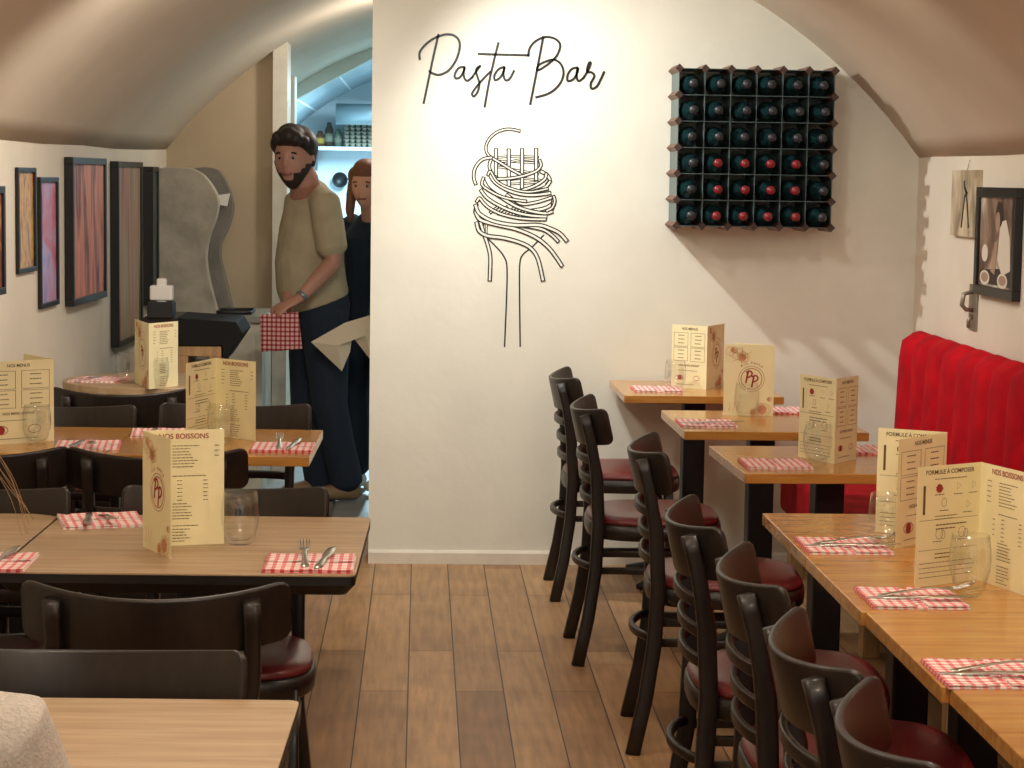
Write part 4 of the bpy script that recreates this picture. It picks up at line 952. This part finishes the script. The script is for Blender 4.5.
def man():
    O = aty(317, 503, 9.93); O.z = 0; f = Vector((-.93, -.37, 0)).normalized(); s = Vector((-f.y, f.x, 0))
    def Wd(a, b, z): return O+s*a+f*b+Vector((0, 0, z))
    root_loc = O; inv = Matrix.Translation(-O)
    bm = B()
    hc = aty(294, 159, 9.76); hf = Vector((-.30, -.95, -.08)); hu = Vector((-.02, 0, 1))
    # torso core + neck + legs
    loft(bm, [Wd(0, 0, .92), Wd(0, 0, 1.1), Wd(0, .02, 1.3), Wd(0, .05, 1.46)], [(.16, .10), (.145, .095), (.165, .10), (.12, .08)], side=s)
    loft(bm, [Wd(0, .06, 1.43), hc+Vector((.045, .03, -.09)), hc+Vector((.02, .02, -.03))], [(.085, .08), (.068, .068), (.06, .06)], side=s)
    r, ff, uu = head_into(bm, hc, hf, hu, 1.15)
    for sd in (1, -1):
        sh = Wd(sd*.19, .04, 1.43)
        if sd > 0: el = aty(334, 262, 9.68); wr = aty(300, 298, 9.60)
        else: el = Wd(-.20, .06, 1.13); wr = aty(288, 303, 9.74)
        loft(bm, [sh, (sh+el)/2, el], [(.055, .055), (.047, .047), (.040, .040)], side=f); loft(bm, [el, (el*.6+wr*.4), wr], [(.041, .041), (.040, .038), (.027, .022)], side=f)
        if sd > 0: hand_into(bm, wr, aty(284, 306, 9.56)-wr, Vector((0, .3, -1)), 1.0, .55, -1)
        else: hand_into(bm, wr, aty(276, 309, 9.64)-wr, Vector((0, 0, -1)), .95, .6, 1)
    legs = {}
    for sd in (1, -1):
        hip = Wd(sd*.09, 0, .90)
        kn = aty(330, 405, 9.80) if sd > 0 else aty(308, 405, 10.0); an = aty(347, 487, 9.86) if sd > 0 else aty(322, 492, 10.0)
        legs[sd] = (hip, kn, an); loft(bm, [hip, (hip+kn)/2, kn, an], [(.075, .08), (.07, .07), (.05, .05), (.035, .035)], side=s)
        loft(bm, [an, Vector((an.x, an.y, .05))+f*.05, Vector((an.x, an.y, .04))+f*.15], [(.035, .035), (.038, .035), (.038, .022)], side=s)
    body = link('person', bm, skin, None, remesh=.008)
    body.data.transform(inv); body.location = O
    tag(body, 'standing man in khaki t-shirt and dark trousers, turning his head while holding gingham napkins', 'person')
    def part(nm, bm, m, rem=.008):
        o = link(nm, bm, m, None, remesh=rem); o.data.transform(inv); o.parent = body; return o
    bm = B()
    loft(bm, [Wd(0, .01, .955), Wd(0, .035, 1.03), Wd(0, .045, 1.14), Wd(0, .035, 1.30), Wd(0, .035, 1.42), Wd(0, .055, 1.49)], [(.185, .160), (.185, .168), (.178, .165), (.195, .150), (.18, .125), (.095, .085)], side=s, n=20)
    for sd in (1, -1):
        sh = Wd(sd*.19, .035, 1.425); el = aty(334, 262, 9.68) if sd > 0 else Wd(-.20, .06, 1.13)
        m_ = sh.lerp(el, .80); loft(bm, [Wd(sd*.11, .035, 1.445), sh, sh.lerp(el, .4), m_], [(.06, .065), (.074, .074), (.076, .074), (.074, .070)], side=f)
    part('tshirt', bm, shirtm)
    bm = B()
    loft(bm, [Wd(0, 0, .84), Wd(0, 0, .92), Wd(0, .01, .985)], [(.17, .14), (.185, .15), (.178, .148)], side=s, n=20)
    for sd in (1, -1):
        hip, kn, an = legs[sd]; an2 = an+Vector((0, 0, .02)); loft(bm, [hip, hip.lerp(kn, .5), kn, kn.lerp(an2, .5), an2], [(.105, .115), (.098, .105), (.082, .085), (.078, .078), (.080, .080)], side=s)
    part('trousers', bm, navy)
    for sd in (1, -1):
        an = legs[sd][2]; bm = B(); b0 = Vector((an.x, an.y, .045)); loft(bm, [b0-f*.05, b0+f*.03, b0+f*.12+Vector((0, 0, -.005)), b0+f*.19+Vector((0, 0, -.012))], [(.04, .042), (.044, .042), (.046, .034), (.036, .026)], side=s); loft(bm, [b0+Vector((0, 0, .02)), b0+Vector((0, 0, .06))], [(.044, .05), (.042, .046)], side=s); part('shoe', bm, tan, .007)
    # hair, beard
    bm = B(); R_ = []; 
    for dv, rad in (((0, -.032, .055), .106), ((0, .035, .100), .070), ((-.052, .0, .072), .060), ((.052, .0, .072), .060), ((0, -.062, .0), .084), ((-.01, .080, .112), .044), ((.04, .082, .104), .034), ((-.045, .085, .098), .036), ((-.07, .06, .085), .03), ((0, -.07, -.055), .058)):
        bmesh.ops.create_icosphere(bm, subdivisions=3, radius=rad, matrix=Matrix.Translation(hc+r*dv[0]+ff*dv[1]+uu*dv[2]))
    part('hair', bm, hairb, .006)
    bm = B()
    head_into(bm, hc, hf, hu, 1.15*1.035)
    def loc_(v): q = v.co-hc; return q.dot(r)/1.15, q.dot(ff)/1.15, q.dot(uu)/1.15
    kill = []
    for v in bm.verts:
        a_, b_, c_ = loc_(v)
        if c_ > -.048+.045*max(0, abs(a_)-.045)/.03 or b_ < -.01 or (abs(a_) < .024 and -.068 < c_): kill.append(v)
    bmesh.ops.delete(bm, geom=kill, context='VERTS'); bb = link('beard', bm, hairb, None); bb.data.transform(inv); bb.parent = body; so = bb.modifiers.new('solid', 'SOLIDIFY'); so.thickness = .008; rb = bb.modifiers.new('remesh', 'REMESH'); rb.mode = 'VOXEL'; rb.voxel_size = .004; rb.use_smooth_shade = True; sb = bb.modifiers.new('smooth', 'SMOOTH'); sb.factor = .5; sb.iterations = 10
    facial(body, hc, hf, hu, 1.15, inv)
    # watch
    el = aty(334, 262, 9.68); wr = aty(300, 298, 9.60); w_ = wr.lerp(el, .06); bm = B(); d = (el-wr).normalized(); a = d.cross(Vector((0, 0, 1))).normalized(); b = d.cross(a)
    sweep(bm, [w_+a*.031*math.cos(t)+b*.029*math.sin(t) for t in [2*PI*k/20 for k in range(20)]], rr(.003, .018, .001, 1), side=lambda i: (a*math.cos(2*PI*i/20)+b*math.sin(2*PI*i/20)), closed=True); o = part('wristwatch', bm, greym, 0)
    return O
man()
# gingham napkins held by the man
def hang_cloth(name, label, cat, corners_px, y, m, folds=3, amp=.008, grp=None, n=16, uv=True, th=.004):
    P = [aty(px, py, y) for px, py in corners_px]; c = sum(P, Vector())/4
    bm = B(); G = []
    for lay in (0, 1):
        L = []
        for i in range(n+1):
            row = []
            for j in range(n+1):
                u, v = i/n, j/n; p = P[0].lerp(P[1], u).lerp(P[3].lerp(P[2], u), v)-c
                p.y += amp*math.sin(u*PI*folds+v*1.2)+lay*th; row.append(bm.verts.new(p))
            L.append(row)
        G.append(L)
    for lay in (0, 1):
        for i in range(n):
            for j in range(n): bm.faces.new((G[lay][i][j], G[lay][i+1][j], G[lay][i+1][j+1], G[lay][i][j+1])).smooth = True
    for i in range(n):
        for a, b in (((i, 0), (i+1, 0)), ((i, n), (i+1, n)), ((0, i), (0, i+1)), ((n, i), (n, i+1))): bm.faces.new((G[0][a[0]][a[1]], G[0][b[0]][b[1]], G[1][b[0]][b[1]], G[1][a[0]][a[1]]))
    o = link(name, bm, m); o.location = c; uvflat(o, (0, 2)); return tag(o, label, cat, grp)
hang_cloth('gingham_napkin', 'stack of red gingham napkins hanging from the standing man\'s hand', 'napkin', [(260, 315), (298, 312), (302, 349), (261, 352)], 9.53, gham2, 2, .006, th=.03)

def woman():
    O = aty(370, 503, 10.2); O.z = 0; f = Vector((-.55, -.83, 0)).normalized(); s = Vector((.83, -.55, 0)); inv = Matrix.Translation(-O)
    def Wd(a, b, z): return O+s*a+f*b+Vector((0, 0, z))
    hc = aty(367, 186, 10.1); hf = Vector((-.30, -.95, -.12)); hu = Vector((0, 0, 1)); bm = B()
    loft(bm, [Wd(0, 0, .9), Wd(0, 0, 1.1), Wd(0, 0, 1.25), Wd(0, .0, 1.33)], [(.14, .10), (.12, .085), (.14, .10), (.10, .06)], side=s)
    loft(bm, [Wd(0, .0, 1.30), hc+Vector((.01, .01, -.09)), hc+Vector((0, .01, -.03))], [(.05, .05), (.044, .044), (.04, .04)], side=s)
    r, ff, uu = head_into(bm, hc, hf, hu, .96)
    arms = {}
    for sd in (1, -1):
        sh = Wd(sd*.16, 0, 1.30); el = Wd(sd*.21, .02, 1.04); wr = Wd(sd*.06, .24, .94) if sd < 0 else aty(372, 324, 9.74); el = el if sd < 0 else Wd(.20, .16, 1.06); arms[sd] = (sh, el, wr)
        loft(bm, [sh, el], [(.045, .045), (.036, .036)], side=f); loft(bm, [el, wr], [(.036, .036), (.023, .02)], side=f); hand_into(bm, wr, (f*.7-s*sd*.5+Vector((0, 0, -.4))), Vector((0, 0, -1)), .88, .5, -sd)
    legs = {}
    for sd in (1, -1):
        hip = Wd(sd*.085, 0, .86); kn = Wd(sd*.09, .02, .48); an = Wd(sd*.09, -.01, .08); legs[sd] = (hip, kn, an); loft(bm, [hip, kn, an], [(.08, .08), (.05, .05), (.033, .033)], side=s)
        loft(bm, [Vector((an.x, an.y, .05)), Vector((an.x, an.y, .04))+f*.14], [(.034, .035), (.034, .022)], side=s)
    body = link('person', bm, skin2, None, remesh=.008); body.data.transform(inv); body.location = O
    tag(body, 'woman in dark blue top half hidden behind the white wall, holding a beige cloth', 'person')
    def part(nm, bm, m, rem=.008):
        o = link(nm, bm, m, None, remesh=rem); o.data.transform(inv); o.parent = body; return o
    bm = B(); loft(bm, [Wd(0, 0, .90), Wd(0, 0, 1.0), Wd(0, .01, 1.12), Wd(0, .01, 1.24), Wd(0, 0, 1.34)], [(.165, .125), (.155, .12), (.145, .115), (.165, .12), (.09, .065)], side=s, n=18)
    for sd in (1, -1):
        sh, el, wr = arms[sd]; loft(bm, [Wd(sd*.10, 0, 1.31), sh, el], [(.06, .06), (.062, .062), (.052, .052)], side=f); loft(bm, [el, el.lerp(wr, .85)], [(.052, .052), (.038, .036)], side=f)
    part('sweater', bm, navyt)
    bm = B(); loft(bm, [Wd(0, 0, .82), Wd(0, 0, .95)], [(.165, .13), (.16, .125)], side=s, n=18)
    for sd in (1, -1):
        hip, kn, an = legs[sd]; loft(bm, [hip, kn, an+Vector((0, 0, .02))], [(.10, .105), (.075, .078), (.07, .07)], side=s)
    part('trousers', bm, navy)
    for sd in (1, -1):
        an = legs[sd][2]; b0 = Vector((an.x, an.y, .042)); bm = B(); loft(bm, [b0-f*.04, b0+f*.03, b0+f*.15], [(.036, .038), (.04, .04), (.036, .026)], side=s); part('shoe', bm, whitep, .007)
    bm = B()
    for dv, rad in (((0, -.025, .045), .086), ((0, .022, .075), .062), ((-.045, .0, .05), .050), ((.045, .0, .05), .050), ((0, -.05, .0), .07)): bmesh.ops.create_icosphere(bm, subdivisions=3, radius=rad, matrix=Matrix.Translation(hc+r*dv[0]+ff*dv[1]+uu*dv[2]))
    for sd in (-1, 1): loft(bm, [hc+r*sd*.065+uu*.04, hc+r*sd*.08+uu*-.04, hc+r*sd*.085+uu*-.12+ff*.02, hc+r*sd*.08+uu*-.17+ff*.03], [(.025, .035), (.025, .035), (.022, .028), (.012, .014)], side=r)
    part('hair', bm, hairr, .006); facial(body, hc, hf, hu, .96, inv, brow=hairr)
    return O
woman()
# beige cloth she holds: pointed folded shape
bm = B(); cpts = [(311, 342), (345, 323), (371, 315), (384, 322), (384, 352), (371, 360), (352, 336), (350, 352), (342, 371), (330, 360)]
yc_ = 9.60; cc = aty(345, 340, yc_); fr = [aty(a, b, yc_)-cc for a, b in cpts]
cen = Vector((0, -.03, .0)); A_ = []; 
for lay in (0, .012):
    vv = [bm.verts.new((p.x, .015*math.sin(i*2.1)+lay, p.z)) for i, p in enumerate(fr)]; A_.append(vv)
for vv, s_ in zip(A_, (-.035, -.02)):
    c1 = bm.verts.new((aty(338, 345, yc_).x-cc.x, s_, aty(338, 345, yc_).z-cc.z)); c2 = bm.verts.new((aty(366, 335, yc_).x-cc.x, s_, aty(366, 335, yc_).z-cc.z)); n_ = len(vv)
    for i, j, c_ in ((0, 1, c1), (1, 2, c2), (2, 3, c2), (3, 4, c2), (4, 5, c2), (5, 6, c2), (6, 7, c1), (7, 8, c1), (8, 9, c1), (9, 0, c1)): bm.faces.new((vv[i], vv[j], c_))
    bm.faces.new((vv[1], c2, c1)); bm.faces.new((c2, vv[6], c1))
for i in range(n_): bm.faces.new((A_[0][i], A_[0][(i+1) % n_], A_[1][(i+1) % n_], A_[1][i]))
o = link('folded_cloth', bm, cloth); o.location = cc; tag(o, 'pale beige folded cloth with a pointed corner, held beside the white wall edge', 'cloth')

def sitter():
    O = Vector((-.640, 2.28, .012)); f = Vector((0, 1, 0)); s = Vector((-1, 0, 0)); inv = Matrix.Translation(-O)
    def Wd(a, b, z): return O+s*a+f*b+Vector((0, 0, z))
    bm = B(); hc = Wd(.02, .05, 1.27)
    loft(bm, [Wd(0, -.02, .50), Wd(0, -.04, .65), Wd(0, 0, .82), Wd(0, .0, .97)], [(.15, .11), (.13, .10), (.15, .10), (.10, .06)], side=s)
    loft(bm, [Wd(0, 0, .92), hc+Vector((0, -.02, -.08)), hc], [(.05, .05), (.05, .05), (.045, .045)], side=s); r, ff, uu = head_into(bm, hc, f, Vector((0, 0, 1)), .98)
    arms = {}
    for sd in (1, -1):
        sh = Wd(sd*.175, 0, .905); el = Wd(sd*.235, .07, .70); wr = Wd(sd*.12, .28, .800); arms[sd] = (sh, el, wr); loft(bm, [sh, el], [(.045, .045), (.036, .036)], side=f); loft(bm, [el, wr], [(.036, .036), (.023, .02)], side=Vector((0, 0, 1))); hand_into(bm, wr, f*.9-s*sd*.4, Vector((0, 0, -1)), .88, .2, -sd)
        hip = Wd(sd*.09, 0, .54); kn = Wd(sd*.11, .40, .50); an = Wd(sd*.11, .36, .08); loft(bm, [hip, kn], [(.085, .08), (.058, .055)], side=s); loft(bm, [kn, an], [(.055, .055), (.035, .035)], side=s); loft(bm, [an, Vector((an.x, an.y+.16, .04))], [(.035, .04), (.036, .022)], side=s)
    body = link('person', bm, skin2, None, remesh=.009); body.data.transform(inv); body.location = O; tag(body, 'seated person in oatmeal knit at bottom left, only one shoulder and stray hair in view', 'person')
    def part(nm, bm, m, rem=.007):
        o = link(nm, bm, m, None, remesh=rem); o.data.transform(inv); o.parent = body; return o
    bm = B(); loft(bm, [Wd(0, -.02, .50), Wd(0, -.03, .65), Wd(0, 0, .82), Wd(0, 0, .91), Wd(0, 0, .98)], [(.19, .14), (.17, .13), (.185, .125), (.165, .095), (.08, .07)], side=s, n=20)
    for sd in (1, -1):
        sh, el, wr = arms[sd]; loft(bm, [Wd(sd*.10, 0, .918), sh+Vector((0, 0, .006)), sh.lerp(el, .5), el], [(.065, .06), (.072, .07), (.064, .066), (.056, .056)], side=f); loft(bm, [el, el.lerp(wr, .9)], [(.055, .055), (.036, .036)], side=Vector((0, 0, 1)))
    part('knit_sweater', bm, knit)
    bm = B()
    for sd in (1, -1):
        hip = Wd(sd*.09, 0, .54); kn = Wd(sd*.11, .41, .50); an = Wd(sd*.11, .36, .10); loft(bm, [hip, kn], [(.105, .095), (.072, .07)], side=s); loft(bm, [kn, an], [(.07, .07), (.055, .055)], side=s)
    part('trousers', bm, navy)
    for sd in (1, -1):
        b0 = Wd(sd*.11, .36, .042); bm = B(); loft(bm, [b0-f*.04, b0+f*.03, b0+f*.15], [(.038, .038), (.042, .04), (.036, .026)], side=s); part('shoe', bm, black, .007)
    bm = B()
    for dv, rad in (((0, -.025, .045), .09), ((0, .03, .08), .064), ((-.045, .0, .05), .055), ((.045, .0, .05), .055), ((0, -.05, .0), .075)): bmesh.ops.create_icosphere(bm, subdivisions=3, radius=rad, matrix=Matrix.Translation(hc+r*dv[0]+ff*dv[1]+uu*dv[2]))
    loft(bm, [hc+ff*-.05, hc+ff*-.07+uu*-.12, hc+ff*-.075+uu*-.28], [(.085, .045), (.09, .04), (.06, .02)], side=r)
    part('hair', bm, hairr, .007); facial(body, hc, f, Vector((0, 0, 1)), .98, inv, brow=hairr)
    # stray strands that reach into view on the right of the head
    bm = B(); rnd = random.Random(3)
    for k in range(7):
        a = hc+Vector((.075, .03+rnd.uniform(-.04, .05), .06-rnd.uniform(0, .05))); p2 = aty(rnd.uniform(2, 14), rnd.uniform(470, 495), a.y+.03); p3 = aty(rnd.uniform(12, 34), rnd.uniform(505, 538), a.y+.05)
        sweep(bm, smooth3([a, a.lerp(p2, .5)+Vector((.01, 0, .012)), p2, p3]), lambda i: ell(.0003, .0003, 5), side=f)
    o = link('hair_strands', bm, mat('blond_strand', (176, 140, 96), .5), None); o.data.transform(inv); o.parent = body
def smooth3(P, n=5):
    out = []
    for i in range(len(P)-1):
        p0 = P[max(i-1, 0)]; p1 = P[i]; p2 = P[i+1]; p3 = P[min(i+2, len(P)-1)]
        for k in range(n):
            t = k/n; out.append(.5*((2*p1)+(p2-p0)*t+(2*p0-5*p1+4*p2-p3)*t*t+(3*p1-p0-3*p2+p3)*t**3))
    out.append(P[-1]); return out
sitter()
